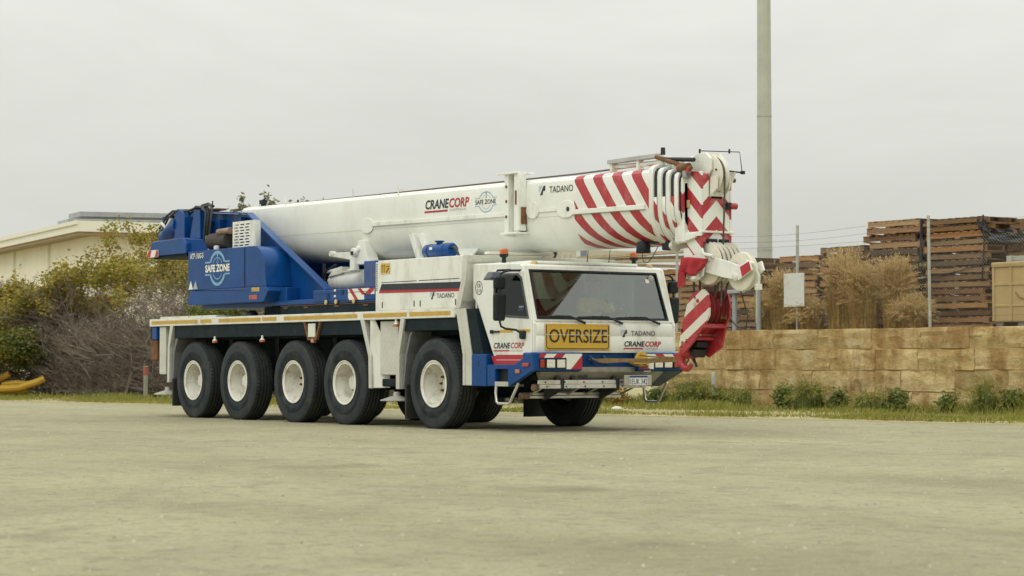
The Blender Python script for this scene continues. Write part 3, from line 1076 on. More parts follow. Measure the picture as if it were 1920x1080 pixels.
# wipers
for y0 in (-1.20, -.52, .18):
    wb = MB().tube([(2.472, y0, 1.640), (2.475, y0 + .25, 1.650), (2.472, y0 + .52, 1.645)], .011, 6).build("wiper", black, crane, 60)
    MB().tube([(2.482, y0 + .26, 1.655), (2.487, y0 + .52, 1.652), (2.478, y0 + .80, 1.56)], [.010, .014, .022], 6).build("wiper_arm", black, wb, 60)
# mirrors
for s in (-1, 1):
    m_ = MB()
    m_.tube([(2.16, s * 1.29, 2.305), (2.10, s * 1.48, 2.30), (2.05, s * 1.58, 2.26), (2.05, s * 1.60, 2.16), (2.06, s * 1.60, 1.56), (2.08, s * 1.595, 1.505), (2.12, s * 1.55, 1.475), (2.20, s * 1.42, 1.455), (2.25, s * 1.34, 1.40)], .016, 8)
    mo = m_.build("mirror_arm", black, crane, 60)
    for zc, hh, hw in ((2.125, .092, .095), (1.78, .197, .098)):
        mh = MB().hexa([(2.07, s * 1.60 - hw, zc - hh), (2.07, s * 1.60 + hw, zc - hh), (2.00, s * 1.60 + hw, zc - hh), (2.00, s * 1.60 - hw, zc - hh)],
                       [(2.10, s * 1.60 - hw * .95, zc + hh), (2.10, s * 1.60 + hw * .95, zc + hh), (2.00, s * 1.60 + hw, zc + hh), (2.00, s * 1.60 - hw, zc + hh)]).build("mirror", black, mo, bevel=.045, seg=4, fix=True)
    MB().box(2.21, 2.31, *sorted((s * 1.31, s * 1.39)), 1.325, 1.45).build("mirror_foot", black, mo, bevel=.03, seg=3)
MB().hexa([(1.70, -1.66, 2.17), (1.70, -1.44, 2.17), (1.92, -1.44, 2.19), (1.92, -1.66, 2.19)], [(1.78, -1.62, 2.29), (1.78, -1.46, 2.29), (1.90, -1.46, 2.29), (1.90, -1.62, 2.29)]).build("kerb_mirror", mat("mirror_grey", (.10, .115, .13), .5), crane, bevel=.02, fix=True)
MB().tube([(1.90, -1.30, 2.32), (1.86, -1.50, 2.31), (1.85, -1.54, 2.25)], .016, 8).build("kerb_mirror_arm", black, crane, 60)
# beacons
for x, y, zb in ((1.48, -1.12, 2.43), (1.75, 1.08, 2.43)):
    bs = MB().lathe([(zb, .035), (zb + .085, .03), (zb + .10, .055), (zb + .125, .068), (zb + .14, .068)], (x, y, 0), 'z', 20).build("beacon", black, crane, 35)
    MB().lathe([(zb + .14, .064), (zb + .205, .06), (zb + .222, .045), (zb + .226, 0)], (x, y, 0), 'z', 20).build("beacon_lens", mat("beacon_orange", (.55, .13, .02), .25, var=.3, scale=14, coat=.6), bs, 35)
for x, y in ((2.06, -1.0), (2.02, 1.16)):
    MB().lathe([(2.40, .05), (2.43, .05), (2.455, .035), (2.462, 0)], (x, y, 0), 'z', 14).build("roof_lamp", mat("roof_lamp_lens", (.55, .42, .2), .3), crane, 35)
for x, y, h in ((1.42, .45, .28), (1.5, .80, .26)):
    MB().tube([(x, y, 2.44), (x, y, 2.50), (x + .005, y + .02, 2.44 + h)], [.012, .008, .003], 5).build("aerial", black, crane)

# interior
MB().xz([(1.98, 1.05), (2.40, 1.05), (2.40, 1.62), (2.30, 1.66), (2.02, 1.58)], -1.2, 1.2).build("dashboard", dash_m, crane, bevel=.03)
for y in (.52, -.62):
    st = MB()
    st.box(1.16, 1.70, y - .25, y + .25, 1.28, 1.42)
    so = st.build("seat", seat_m, crane, bevel=.04)
    MB().hexa([(1.12, y - .24, 1.42), (1.12, y + .24, 1.42), (1.24, y + .24, 1.42), (1.24, y - .24, 1.42)], [(1.02, y - .2, 2.05), (1.02, y + .2, 2.05), (1.10, y + .2, 2.05), (1.10, y - .2, 2.05)]).build("backrest", seat_m, so, bevel=.03, fix=True)
    MB().box(1.0, 1.09, y - .14, y + .14, 2.06, 2.24).build("headrest", seat_m, so, bevel=.03)
    MB().box(1.2, 1.5, y - .12, y + .12, 1.03, 1.28).build("seat_base", black, so)
sw = MB()
cw, ax_ = Vector((1.93, .52, 1.64)), Vector((-.45, 0, .9)).normalized()
e1, e2 = Vector((0, 1, 0)), ax_.cross(Vector((0, 1, 0)))
sw.tube([cw + (e1 * math.cos(a) + e2 * math.sin(a)) * .22 for a in [2 * math.pi * k / 28 for k in range(29)]], .015, 8, False)
for a in (R(20), R(160), R(270)):
    sw.tube([cw, cw + (e1 * math.cos(a) + e2 * math.sin(a)) * .22], .014, 6)
sw.tube([cw, cw - ax_ * .35], .03, 8)
sw.build("steering_wheel", black, crane, 60)
MB().tube([(2.12, -.55, 1.64), (2.12, -.55, 1.66), (2.12, -.35, 1.69), (2.12, -.30, 1.66)], .03, 8).build("dash_monitor", black, crane, 60)

# =================================================================== SUPERSTRUCTURE
MB().lathe([(1.785, .80), (1.97, .80)], (-4.1, 0, 0), 'z', 40).build("slew_ring", grease, crane, 35)
b = MB()
b.box(-6.05, -5.22, -.92, .92, 1.80, 1.955)
b.box(-5.22, -1.70, -1.06, 1.06, 1.79, 1.955)
b.build("turntable_skirt", chassis, crane, bevel=.015)
b = MB()
for x in (-5.1, -4.4, -3.4, -2.5):
    b.box(x, x + .14, -1.075, -1.06, 1.905, 1.93)
b.box(-5.2, -1.75, -1.07, -1.055, 1.945, 1.957)
b.build("skirt_rust_edge", rust, crane)
# slewing platform
MB().box(-8.1, -2.10, -1.08, 1.08, 1.965, 2.05).build("slew_platform", blue, crane, bevel=.012)
MB().box(-4.05, -2.10, -1.10, -.86, 2.0, 2.19).build("platform_beam", blue, crane, bevel=.012)
MB().box(-4.05, -2.10, .86, 1.10, 2.0, 2.19).build("platform_beam", blue, crane, bevel=.012)
MB().box(-3.62, -3.52, -1.112, -1.10, 2.03, 2.14).build("platform_latch", blue_dark, crane, bevel=.006)
MB().box(-3.14, -3.06, -1.112, -1.10, 2.10, 2.18).build("platform_latch", blue_dark, crane, bevel=.006)
b = MB()
for x, z in ((-3.36, 2.155), (-3.36, 2.06)):
    b.box(x, x + .06, -1.112, -1.10, z, z + .035)
b.build("platform_hinge", white_worn, crane, bevel=.006)
pb = SIDE(-1.10)
decal("hazard_panel", rect(-2.92, 2.005, -2.42, 2.185), pb, white_ink, crane)
decal("hazard_panel", rect(-2.42, 2.085, -2.105, 2.185), pb, white_ink, crane)
for pts in ([(-2.90, 2.185), (-2.80, 2.185), (-2.60, 2.005), (-2.70, 2.005)], [(-2.92, 2.005), (-2.92, 2.05), (-2.88, 2.005)],
            [(-2.62, 2.185), (-2.52, 2.185), (-2.36, 2.085), (-2.24, 2.085), (-2.47, 2.085), (-2.50, 2.085)][:3] + [(-2.49, 2.085)],
            [(-2.49, 2.085), (-2.24, 2.085), (-2.11, 2.16), (-2.11, 2.185), (-2.25, 2.185), (-2.37, 2.11)]):
    decal("hazard_stripe", pts, pb, red_ink, crane, .007)
decal("platform_seam", rect(-4.0, 2.128, -2.11, 2.134), pb, ink, crane, .009)
b = MB()
for x in (-3.62, -3.30, -2.74):
    b.lathe([(-1.10, .04), (-1.115, .04), (-1.12, .02), (-1.12, 0)], (x, 0, 1.985), 'y', 10)
b.build("platform_plug", mat("plug_yellow", (.55, .45, .2), .5), crane)
MB().box(-2.46, -2.10, -1.09, -.80, 2.19, 2.62).build("boom_rest_post", mat("post_blue_worn", (.014, .08, .26), .5, var=.15, scale=4, dirt=(.15, .065, .03), dirt_amt=.95, dirt_scale=3.4, dirt_lo=.54), crane, bevel=.015)
# side frames of the boom foot
FR = [(-8.3, 3.74), (-6.76, 3.62), (-6.57, 3.54), (-4.16, 2.245), (-3.95, 2.19), (-3.95, 2.03), (-8.3, 2.03)]
H1 = [(-7.95, 3.58), (-7.95, 3.05), (-6.25, 3.05), (-6.72, 3.46), (-6.85, 3.50)]
H2 = [(-6.05, 2.98), (-6.05, 2.25), (-4.85, 2.25), (-5.1, 2.5)]
for s in (-1, 1):
    ya, yb = sorted((s * .80, s * .76))
    fr = MB().xz(FR, ya, yb).build("boom_frame", blue, crane, bevel=.008)
    yo, yi = sorted((s * .93, s * .78))
    fl = MB()
    def strip(p, q, t=.03):
        d = (Vector((q[0], 0, q[1])) - Vector((p[0], 0, p[1]))).normalized()
        nrm = Vector((-d.z, 0, d.x)) * t
        if nrm.z < 0: nrm = -nrm
        A, Bq = Vector((p[0], 0, p[1])), Vector((q[0], 0, q[1]))
        f_ = lambda v, y: (v.x, y, v.z)
        fl.hexa([f_(A, yo), f_(A, yi), f_(Bq, yi), f_(Bq, yo)], [f_(A + nrm, yo), f_(A + nrm, yi), f_(Bq + nrm, yi), f_(Bq + nrm, yo)])
    strip((-8.3, 3.745), (-6.70, 3.62))
    strip((-6.70, 3.615), (-3.95, 2.19))
    fl.build("frame_flange", blue, fr, bevel=.006)
    rb = MB()
    for x0 in (-8.22, -7.75, -6.95):
        rb.box(x0, x0 + .05, yo, yi, 2.5, 3.58)
    rb.build("frame_rib", blue, fr)
MB().box(-8.2, -7.9, -.76, .76, 2.1, 3.6).build("frame_cross_plate", blue_dark, crane)
# engine housing with its rounded nose
HS = [(-8.205, 2.30), (-8.205, 3.005), (-5.74, 3.005)] + [(-5.74 + .42 * math.sin(a), 2.50 + .505 * math.cos(a)) for a in [R(x) for x in range(8, 80, 8)]] + [(-5.31, 2.40), (-5.29, 2.30)]
MB().xz(HS[::-1], -1.300, -.70).build("engine_housing", blue, crane, 30, bevel=.012)
MB().xz([(-8.20, 2.295), (-5.30, 2.295), (-5.20, 2.22), (-5.36, 2.03), (-8.20, 2.03), (-8.20, 2.15), (-8.13, 2.18), (-8.13, 2.29)][::-1], -1.315, -.70).build("housing_sill", blue, crane, bevel=.012)
MB().box(-5.36, -5.02, -1.06, -.62, 2.0, 2.28).build("housing_step", blue, crane, bevel=.02)
hp = SIDE(-1.300)
decal("housing_seam", rect(-6.06, 2.31, -6.045, 2.99), hp, ink, crane)
MB().box(-6.14, -6.06, -1.312, -1.299, 2.31, 2.99).build("housing_hinge_strip", blue, crane, bevel=.005)
decal("housing_seam", rect(-7.06, 2.31, -7.053, 2.42), hp, ink, crane)
text("ATF 110G-5", "lettering", hp, -8.13, 2.865, .52, .10, white_ink, crane, shear=.12, bold=.025)
text("SAFE ZONE", "lettering", hp, -7.53, 2.60, .92, .135, white_ink, crane, bold=.045)
cx, cz = -7.065, 2.665
decal("emblem_ring", band(cx, cz, .285, .285, .055, 24, 156, 30), hp, sky_ink, crane)
decal("emblem_ring", band(cx, cz, .285, .285, .055, 204, 336, 30), hp, sky_ink, crane)
decal("emblem_ring_inner", band(cx, cz, .185, .19, .018, 30, 150, 30), hp, sky_ink, crane)
decal("emblem_ring_inner", band(cx, cz, .185, .19, .018, 212, 328, 30), hp, sky_ink, crane)
for a0, a1 in ((-7.54, -7.33), (-6.80, -6.60)):
    for z in (2.765, 2.545):
        decal("emblem_line", rect(a0, z, a1, z + .026), hp, sky_ink, crane)
decal("emblem_hook", [(cx - .03, 2.925), (cx + .03, 2.925), (cx + .012, 2.86), (cx + .010, 2.81), (cx - .010, 2.81), (cx - .012, 2.86)], hp, sky_ink, crane)
decal("emblem_hook", band(cx, 2.785, .028, .032, .016, -200, 60, 16), hp, sky_ink, crane)
for x0 in (-8.185, -8.0):
    decal("triangle_mark", [(x0, 2.315), (x0 + .18, 2.315), (x0 + .09, 2.475)], hp, white_ink if x0 < -8.1 else grey_ink, crane)
decal("maker_sticker", rect(-5.78, 2.215, -5.50, 2.285), SIDE(-1.315), mat("sticker_amber", (.5, .33, .10), .5, var=.4, scale=18), crane)
decal("maker_sticker", rect(-5.86, 2.08, -5.58, 2.155), SIDE(-1.315), mat("sticker_red", (.45, .10, .07), .5, var=.5, scale=24), crane)
tl = MB().box(-5.02, -4.98, -.735, -.62, 2.13, 2.37).build("tail_lamp", red_lens, crane, bevel=.008)
MB().box(-5.02, -4.978, -.735, -.62, 2.13, 2.22).build("lamp_segment", amber, tl, bevel=.008)
MB().lathe([(1.99, .055), (2.10, .055), (2.10, 0)], (-4.98, -.68, 0), 'z', 14).build("lamp_socket", white_worn, crane, 35)
# exhaust
MB().lathe([(-7.85, 0), (-7.85, .15), (-7.15, .15), (-7.15, 0)], (0, -1.0, 3.18), 'x', 20).build("silencer", mat("burnt_silencer", (.05, .045, .04), .8, var=.4, scale=8, dirt=(.16, .08, .04), dirt_amt=.6), crane, 35)
MB().tube([(-7.45, -1.08, 3.33), (-7.0, -1.08, 3.34)], .06, 12).build("exhaust_pipe", mat("pipe_heat", (.30, .20, .14), .5, metal=.5, var=.3), crane, 60)
MB().lathe([(3.0, .05), (3.07, .05), (3.08, .03), (3.08, 0)], (-7.3, -1.2, 0), 'z', 12).build("filler_cap", white_worn, crane, 35)
GO = rect(0, 0, .80, .47)
GH = []
for r_ in range(8):
    z = .035 + r_ * .052
    for c_ in range(4):
        x0 = .045 + c_ * .20 + (.03 if r_ % 2 else 0)
        if x0 + .15 < .79:
            GH.append(rect(x0, z, x0 + .15, z + .022))
hg = MB().plate(GO, (-6.86, -1.10, 3.01), (1, 0, 0), (0, 0, 1), .012, GH)
hg.plate(rect(0, 0, .12, .47), (-6.058, -1.10, 3.01), (-.3, 1, 0), (0, 0, 1), .012)
hg.plate(rect(0, 0, .3, .47), (-7.0, -.83, 3.01), (.46, -.88, 0), (0, 0, 1), .012)
hg.build("heat_guard", white, crane)
# tail counterweight, hoist frames and winch
MB().xz([(-9.77, 2.985), (-9.77, 3.19), (-9.70, 3.255), (-8.46, 3.28), (-8.30, 3.17), (-8.30, 2.985)][::-1], -1.30, 1.30).build("counterweight", blue, crane, bevel=.02)
MB().hexa([(-8.46, -1.29, 2.99), (-8.46, 1.2, 2.99), (-7.9, 1.2, 2.99), (-7.9, -.95, 2.99)], [(-8.46, -1.29, 3.265), (-8.46, 1.2, 3.265), (-7.9, 1.2, 3.24), (-7.9, -.95, 3.22)]).build("counterweight_nose", blue, crane, bevel=.015)
MB().box(-9.70, -8.35, -1.26, 1.2, 2.93, 2.985).build("counterweight_foot", chassis, crane)
hz = SIDE(-1.31)
decal("hazard_panel", rect(-9.86, 2.965, -9.42, 3.09), hz, white_ink, crane, .006)
MB().box(-9.86, -9.42, -1.314, -1.30, 2.96, 3.095).build("hazard_board", white_worn, crane)
decal("hazard_stripe", [(-9.86, 2.965), (-9.74, 2.965), (-9.68, 3.09), (-9.80, 3.09), (-9.86, 3.0)], hz, red_ink, crane, .009)
decal("hazard_stripe", [(-9.54, 2.965), (-9.42, 2.965), (-9.42, 3.09), (-9.48, 3.09)], hz, red_ink, crane, .009)
for s in (-1, 1):
    ya, yb = sorted((s * .98, s * .72))
    MB().xz([(-9.42, 3.25), (-9.42, 3.84), (-9.22, 3.85), (-9.05, 3.78), (-9.0, 3.70), (-9.0, 3.25)][::-1], ya, yb).build("winch_upright", blue, crane, bevel=.015)
    MB().xz([(-8.80, 3.25), (-8.62, 3.80), (-8.38, 3.80), (-8.36, 3.25)][::-1], ya, yb).build("winch_upright", blue, crane, bevel=.015)
b = MB()
b.lathe([(-.70, .36), (-.66, .36), (-.66, .26), (.66, .26), (.66, .36), (.70, .36)], (-8.95, 0, 3.50), 'y', 28)
b.build("winch_drum", grease, crane, 35)
b = MB()
b.box(-9.0, -8.7, -.80, .80, 3.28, 3.66)
b.build("winch_casing", blue_dark, crane, bevel=.03)
b = MB()
b.lathe([(-10.2, 0), (-10.2, .08), (-10.12, .12), (-9.85, .12), (-9.85, .17), (-9.40, .17), (-9.40, 0)], (0, -.85, 3.58), 'x', 16)
b.move(lambda x, y, z: (x, y, z + (x + 9.4) * .28))
b.build("winch_motor", blue, crane, 35)
b = MB()
b.tube([(-10.05, -.98, 3.55), (-9.85, -1.02, 3.62), (-9.75, -.98, 3.52), (-9.6, -.95, 3.70)], .035, 8)
b.build("motor_fitting", white_worn, crane, 60)
MB().box(-10.05, -9.45, -.92, -.80, 3.70, 3.76).build("motor_bracket", blue_dark, crane, bevel=.008)
b = MB()
for dz, y in ((0, -.95), (.05, -.90), (.03, -1.0)):
    b.tube([(-10.0, y, 3.50 + dz), (-9.7, y, 3.72 + dz), (-9.45, y, 3.80 + dz), (-9.0, y + .1, 3.78 + dz), (-8.75, y + .1, 3.82 + dz), (-8.5, y, 3.86), (-8.2, y, 3.82), (-8.05, y - .03, 3.72), (-8.06, y - .04, 3.45), (-8.08, y - .05, 3.2)], .022, 7)
b.tube([(-8.3, -.97, 3.84), (-8.0, -.97, 3.86), (-7.86, -1.0, 3.74), (-7.9, -1.02, 3.4), (-7.92, -1.02, 3.2)], .022, 7)
b.build("hydraulic_hoses", hose, crane, 60)
b = MB()
for x in (-8.09, -7.92):
    b.lathe([(3.0, .045), (3.1, .045), (3.11, .035), (3.17, .035), (3.18, .05), (3.30, .045)], (x, -1.0, 0), 'z', 12)
b.build("hose_couplings", mat("coupling", (.45, .42, .36), .5, metal=.4, var=.3, scale=20, dirt=(.25, .12, .05), dirt_amt=.7), crane, 35)
b = MB()
b.tube([(-8.55, -.9, 3.82), (-8.45, -.9, 3.88), (-8.2, -.9, 3.90), (-8.0, -.9, 3.84)], .025, 7)
b.tube([(-8.0, -.92, 3.75), (-8.0, -.92, 3.94)], .012, 6)
b.build("hose_loop", hose, crane, 60)
# operator's cab on the far side of the boom
oc = MB().xz([(-5.2, 2.05), (-5.2, 3.25), (-3.9, 3.25), (-3.45, 2.6), (-3.4, 2.05)][::-1], .88, 1.40).build("operator_cab", blue, crane, bevel=.03)
MB().xz([(-5.05, 2.5), (-5.05, 3.12), (-3.98, 3.12), (-3.62, 2.6), (-3.62, 2.4)][::-1], .868, .88).build("operator_window", black, oc)
MB().box(-6.0, -3.3, -.3, .8, 2.05, 2.35).build("valve_block", grease, crane, bevel=.03)
b = MB()
b.tube([(-4.75, -.5, 2.1), (-4.72, -.5, 2.45), (-4.70, -.5, 2.68)], .03, 8)
b.tube([(-4.72, -.52, 2.42), (-4.6, -.52, 2.55), (-4.3, -.5, 2.65)], .018, 7)
for k in range(5):
    b.tube([(-4.95 + k * .05, -.62, 2.18), (-4.75 + k * .06, -.6, 2.24 + .02 * k), (-4.5, -.55, 2.28 + .02 * k)], .013, 6)
b.build("boom_foot_hoses", hose, crane, 60)
# luffing cylinder
lc = MB().tube([(-4.75, -.28, 2.33), (-4.4, -.26, 2.355), (-1.2, -.05, 2.56)], [.15, .17, .17], 24).build("luffing_cylinder", white, crane, 60)
lw = MB()
lw.hexa([(-4.72, -.42, 2.45), (-4.72, -.15, 2.45), (-4.28, -.15, 2.50), (-4.28, -.42, 2.50)], [(-4.62, -.36, 2.60), (-4.62, -.2, 2.60), (-4.36, -.2, 2.62), (-4.36, -.36, 2.62)])
lw.tube([(-4.95, -.34, 2.55), (-4.7, -.32, 2.56), (-4.45, -.30, 2.60)], .035, 8)
lw.tube([(-4.75, -.36, 2.45), (-4.3, -.40, 2.52), (-3.8, -.34, 2.54)], .02, 8)
lw.build("cylinder_valve", white_worn, lc, bevel=.01, fix=True)

# =================================================================== BOOM
def bz(x, z):
    return z - .0128 * (x + 1.5)


HALF = [(0, 3.745), (-.34, 3.745), (-.41, 3.725), (-.45, 3.68), (-.462, 3.61), (-.462, 3.40), (-.462, 3.19), (-.450, 3.08), (-.425, 2.98), (-.385, 2.885), (-.33, 2.81), (-.25, 2.745), (-.15, 2.70), (-.07, 2.685), (0, 2.68)]
PROF = HALF + [(-y, z) for y, z in reversed(HALF[1:-1])]


def boom_loft(xs, k=1.0, zc=3.22, b=None, cap=True):
    b = b or MB()
    vs, fs = [], []
    n = len(PROF)
    ks = k if isinstance(k, (list, tuple)) else [k] * len(xs)
    for x, kk in zip(xs, ks):
        for y, z in PROF:
            vs.append((x, y * kk, bz(x, zc + (z - zc) * kk)))
    for i in range(len(xs) - 1):
        for j in range(n):
            j2 = (j + 1) % n
            fs.append((i * n + j, i * n + j2, (i + 1) * n + j2, (i + 1) * n + j))
    if cap:
        fs.append(tuple(range(n)))
        fs.append(tuple((len(xs) - 1) * n + j for j in range(n - 1, -1, -1)))
    return b.add(vs, fs)


boom = boom_loft([-7.75, -5, -2, 1.1, 2.28, 4.06]).build("boom", boom_stripe, crane, 30, fix=True)
BP = Plane((0, -.462, .0192 * -1), (1, 0, -.0128), (.0128, 0, 1))   # flank plane of the boom: local height = z at x = -1.5
BP.O = Vector((0, -.462, -.0128 * 1.5))
decal("weld_seam", rect(-7.0, 3.165, 4.0, 3.169), BP, grey_ink, boom, .003)
# guide rails and pads on the flank
def pad(name, pts, y0, y1, m=white, parent=boom, bevel=.008):
    o = MB().xz(pts, y0, y1)
    o.move(lambda x, y, z: (x, y, bz(x, z)))
    return o.build(name, m, parent, bevel=bevel)


def disc(cx, cz, rx, rz, n=24):
    return [(cx + rx * math.cos(2 * math.pi * k / n), cz + rz * math.sin(2 * math.pi * k / n)) for k in range(n)]


pad("boom_rail", rect(-3.20, 3.215, .70, 3.285), -.492, -.462)
pad("rail_pad", disc(-3.36, 3.235, .20, .125), -.478, -.462)
pad("rail_pad", disc(1.30, 3.28, .16, .125), -.482, -.462)
pad("boom_rail", rect(1.46, 3.245, 1.92, 3.30), -.482, -.462)
pad("rail_pad", disc(2.12, 3.26, .22, .125), -.482, -.462)
pad("pad_bolt", disc(2.18, 3.26, .035, .035, 12), -.492, -.482, grease)
pad("boom_rail", rect(2.30, 3.175, 3.93, 3.245), -.492, -.462)
# jib bracket
jb = pad("jib_bracket", rect(.76, 2.90, .86, 3.84), -.60, -.462)
o = MB()
o.box(1.00, 1.12, -.60, -.462, 2.95, 3.80)
o.box(.86, 1.00, -.50, -.462, 2.92, 3.82)
o.box(.60, 1.10, -.64, -.30, 3.80, 3.83)
o.box(.72, 1.14, -.66, -.40, 2.90, 2.93)
o.build("bracket_plates", white, jb, bevel=.006)
o = MB()
for z in (3.62, 3.40, 3.17):
    o.lathe([(-.612, 0), (-.612, .022), (-.60, .022)], (.81, 0, z), 'y', 10)
o.box(.90, .95, -.512, -.50, 3.30, 3.50)
o.box(1.04, 1.07, -.612, -.60, 3.34, 3.55)
o.box(1.125, 1.14, -.56, -.46, 3.05, 3.30)
o.build("bracket_holes", rust, jb)
# cradle under the boom and its lugs
o = MB()
for x0 in (-2.05, -1.78):
    o.xz([(x0, 3.05), (x0 + .24, 2.62), (x0 + .36, 2.62), (x0 + .12, 3.05)], -.50, -.38)
o.xz([(-1.66, 2.60), (-1.66, 2.83), (-.30, 2.80), (-.62, 2.60)], -.30, -.26)
o.build("boom_cradle", white, boom, bevel=.006)
o = MB()
o.xz([(-3.66, 2.66), (-3.58, 3.02), (-3.40, 3.02), (-3.30, 2.75), (-3.22, 2.62), (-3.66, 2.62)], -.52, -.30)
o.lathe([(-.56, .05), (-.50, .05)], (-3.55, 0, 2.88), 'y', 12)
o.build("boom_stop", white, boom, bevel=.012)
o = MB()
o.hexa([(-4.40, -.57, 2.79), (-4.40, -.50, 2.79), (-3.62, -.50, 2.69), (-3.62, -.57, 2.69)], [(-4.40, -.57, 2.85), (-4.40, -.50, 2.85), (-3.62, -.50, 2.83), (-3.62, -.57, 2.83)])
o.lathe([(-.59, .05), (-.49, .05)], (-4.36, 0, 2.83), 'y', 12)
o.box(-3.74, -3.60, -.58, -.48, 2.52, 2.74)
o.box(-3.80, -3.66, -.59, -.47, 2.52, 2.55)
o.lathe([(-.60, .07), (-.48, .07)], (-3.62, 0, 2.83), 'y', 14)
o.build("stay_arm", white, boom, bevel=.008)
MB().lathe([(-.62, .035), (-.595, .035)], (-3.62, 0, 2.81), 'y', 12).build("stay_pin", grease, boom)
# small things on the boom back
o = MB()
o.tube([(-2.42, -.44, 3.60), (-2.47, -.43, 3.75), (-2.48, -.42, 3.95)], .011, 6)
o.tube([(-2.47, -.43, 3.80), (-2.33, -.40, 3.80)], .008, 5)
o.tube([(-6.15, -.43, 3.70), (-6.22, -.43, 3.95)], .010, 5)
o.build("boom_whips", white_worn, boom)
MB().tube([(-4.0, -.35, 3.74), (-4.02, -.35, 3.92)], .006, 5).build("boom_marker_rod", grey_ink, boom)
o = MB()
o.box(-7.32, -7.24, -.30, -.22, 3.79, 3.86)
o.box(-7.36, -7.22, -.31, -.22, 3.86, 3.94)
o.tube([(-7.28, -.28, 3.93), (-7.12, -.3, 3.96)], .016, 6)
o.build("boom_camera", black, boom, bevel=.01)
MB().box(-8.25, -7.85, -.92, -.70, 3.765, 3.80).build("boom_tail_pad", rust, boom, bevel=.02)
# print on the flank
text("CRANE", "lettering", BP, -1.665, 3.42, .66, .150, ink, boom, shear=.16, bold=.028)
text("CORP", "lettering", BP, -.985, 3.42, .545, .150, red_ink, boom, shear=.16, bold=.028)
decal("logo_underline", rect(-1.68, 3.366, -1.02, 3.396), BP, red_ink, boom)
text("AUSTRALIA", "lettering", BP, -.965, 3.368, .47, .036, grey_ink, boom)
cx, cz = .035, 3.465
for a0, a1 in ((22, 158), (202, 338)):
    decal("emblem_ring", band(cx, cz, .195, .155, .014, a0, a1, 30), BP, sky_ink, boom)
    decal("emblem_ring_inner", band(cx, cz, .125, .105, .006, a0, a1, 30), BP, grey_ink, boom)
for a0, a1 in ((-.26, -.15), (.22, .32)):
    for z in (3.522, 3.405):
        decal("emblem_line", rect(a0, z, a1, z + .009), BP, sky_ink, boom)
text("SAFE ZONE", "lettering", BP, -.255, 3.432, .55, .070, ink, boom, bold=.012)
decal("emblem_hook", [(cx - .018, 3.615), (cx + .018, 3.615), (cx + .006, 3.57), (cx - .006, 3.57)], BP, sky_ink, boom)
decal("emblem_hook", band(cx, 3.545, .016, .018, .008, -200, 60, 12), BP, sky_ink, boom)
text("TADANO", "lettering", BP, 1.66, 3.515, .57, .098, ink, boom, bold=.006)
_c = crane
def mark_on(parent, pl, a, bb, h):
    decal("emblem_triangle", [(a, bb + h), (a + h * .62, bb + h), (a, bb + h * .30)], pl, cyan_ink, parent)
    decal("emblem_bar", [(a + h * .20, bb), (a + h * .68, bb), (a + h * .78, bb + h * .45), (a + h * 1.15, bb + h * .45), (a + h * 1.15, bb + h), (a + h * .86, bb + h)], pl, ink, parent)


mark_on(boom, BP, 1.40, 3.495, .135)

pad_m = mat("slide_pad", (.012, .02, .03), .6)  # near-black pads put the shade of the collar gaps into colour
# telescoping sections and their collars
sec = boom_loft([4.0, 4.60], .78)
sec.build("boom_section", boom_stripe, crane, 30, fix=True)
CO = [(4.045, 1.09), (4.185, 1.015), (4.325, .945), (4.455, .87)]
for i, (x, k) in enumerate(CO):
    cb = boom_loft([x, x + .012, x + .072, x + .084], [k * .985, k, k, k * .985], zc=3.20)
    co = cb.build("section_collar", white, crane, 30, fix=True)
    lz = bz(x, 3.20 + .545 * k)
    for y in (-.26, .26):
        q = MB()
        q.xz([(x - .01, lz - .03), (x + .07, lz - .03), (x + .06, lz + .12), (x + .03, lz + .15), (x, lz + .12)], y - .03, y + .03)
        q.build("collar_lug", white, co, bevel=.012)
    if i < 4:
        gp = boom_loft([x + .06, x + (.142 if i < 3 else .11)], k * .93, zc=3.20)
        gp.build("slide_pad", pad_m, co, 30, fix=True)
        # the painted inner section shows below the dark pads
        boom_loft([x + .05, x + (.141 if i < 3 else .10)], k * .945, zc=3.19).move(lambda X, Y, Z: (X, Y, min(Z, 3.26))).build("inner_section", boom_stripe, co, 30, fix=True)
o = MB()
o.tube([(4.0, -.33, 3.83), (4.75, -.33, 3.62)], .03, 8)
o.lathe([(4.50, .06), (4.70, .06)], (0, -.33, 3.64), 'x', 12)
o.build("extension_pipe", rust, crane, 35)
o = MB()
o.tube([(4.15, -.33, 3.85), (4.15, -.33, 3.95)], [.035, .03], 8)
o.tube([(4.05, -.28, 3.80), (4.75, -.28, 3.74)], .03, 8)
o.build("hoist_guides", grease, crane, 35)
o = MB()
o.box(4.50, 4.70, -.36, -.26, 3.60, 3.66)
o.box(4.60, 4.68, -.37, -.25, 3.50, 3.60)
o.build("lock_pin_box", mat("galvanised", (.35, .36, .36), .45, metal=.6, var=.3, scale=20), crane, bevel=.01)
MB().lathe([(-.375, 0), (-.375, .04), (-.35, .04)], (4.70, 0, 3.605), 'y', 12).build("red_pin", red, crane)
# grey stay channel and pipe above the boom
o = MB()
o.hexa([(2.86, -.30, 3.82), (2.86, -.18, 3.82), (3.98, -.18, 3.83), (3.98, -.30, 3.83)], [(2.86, -.30, 3.88), (2.86, -.18, 3.88), (3.98, -.18, 3.89), (3.98, -.30, 3.89)])
o.build("stay_channel", mat("channel_grey", (.42, .43, .42), .5, var=.15), crane, bevel=.006)
MB().tube([(2.95, -.22, 3.78), (4.0, -.22, 3.76)], [.03, .04], 8).build("stay_pipe", white_worn, crane, 60)
o = MB()
for x in (2.9, 3.5):
    o.box(x, x + .05, -.28, -.18, 3.70, 3.83)
o.build("stay_feet", white_worn, crane)
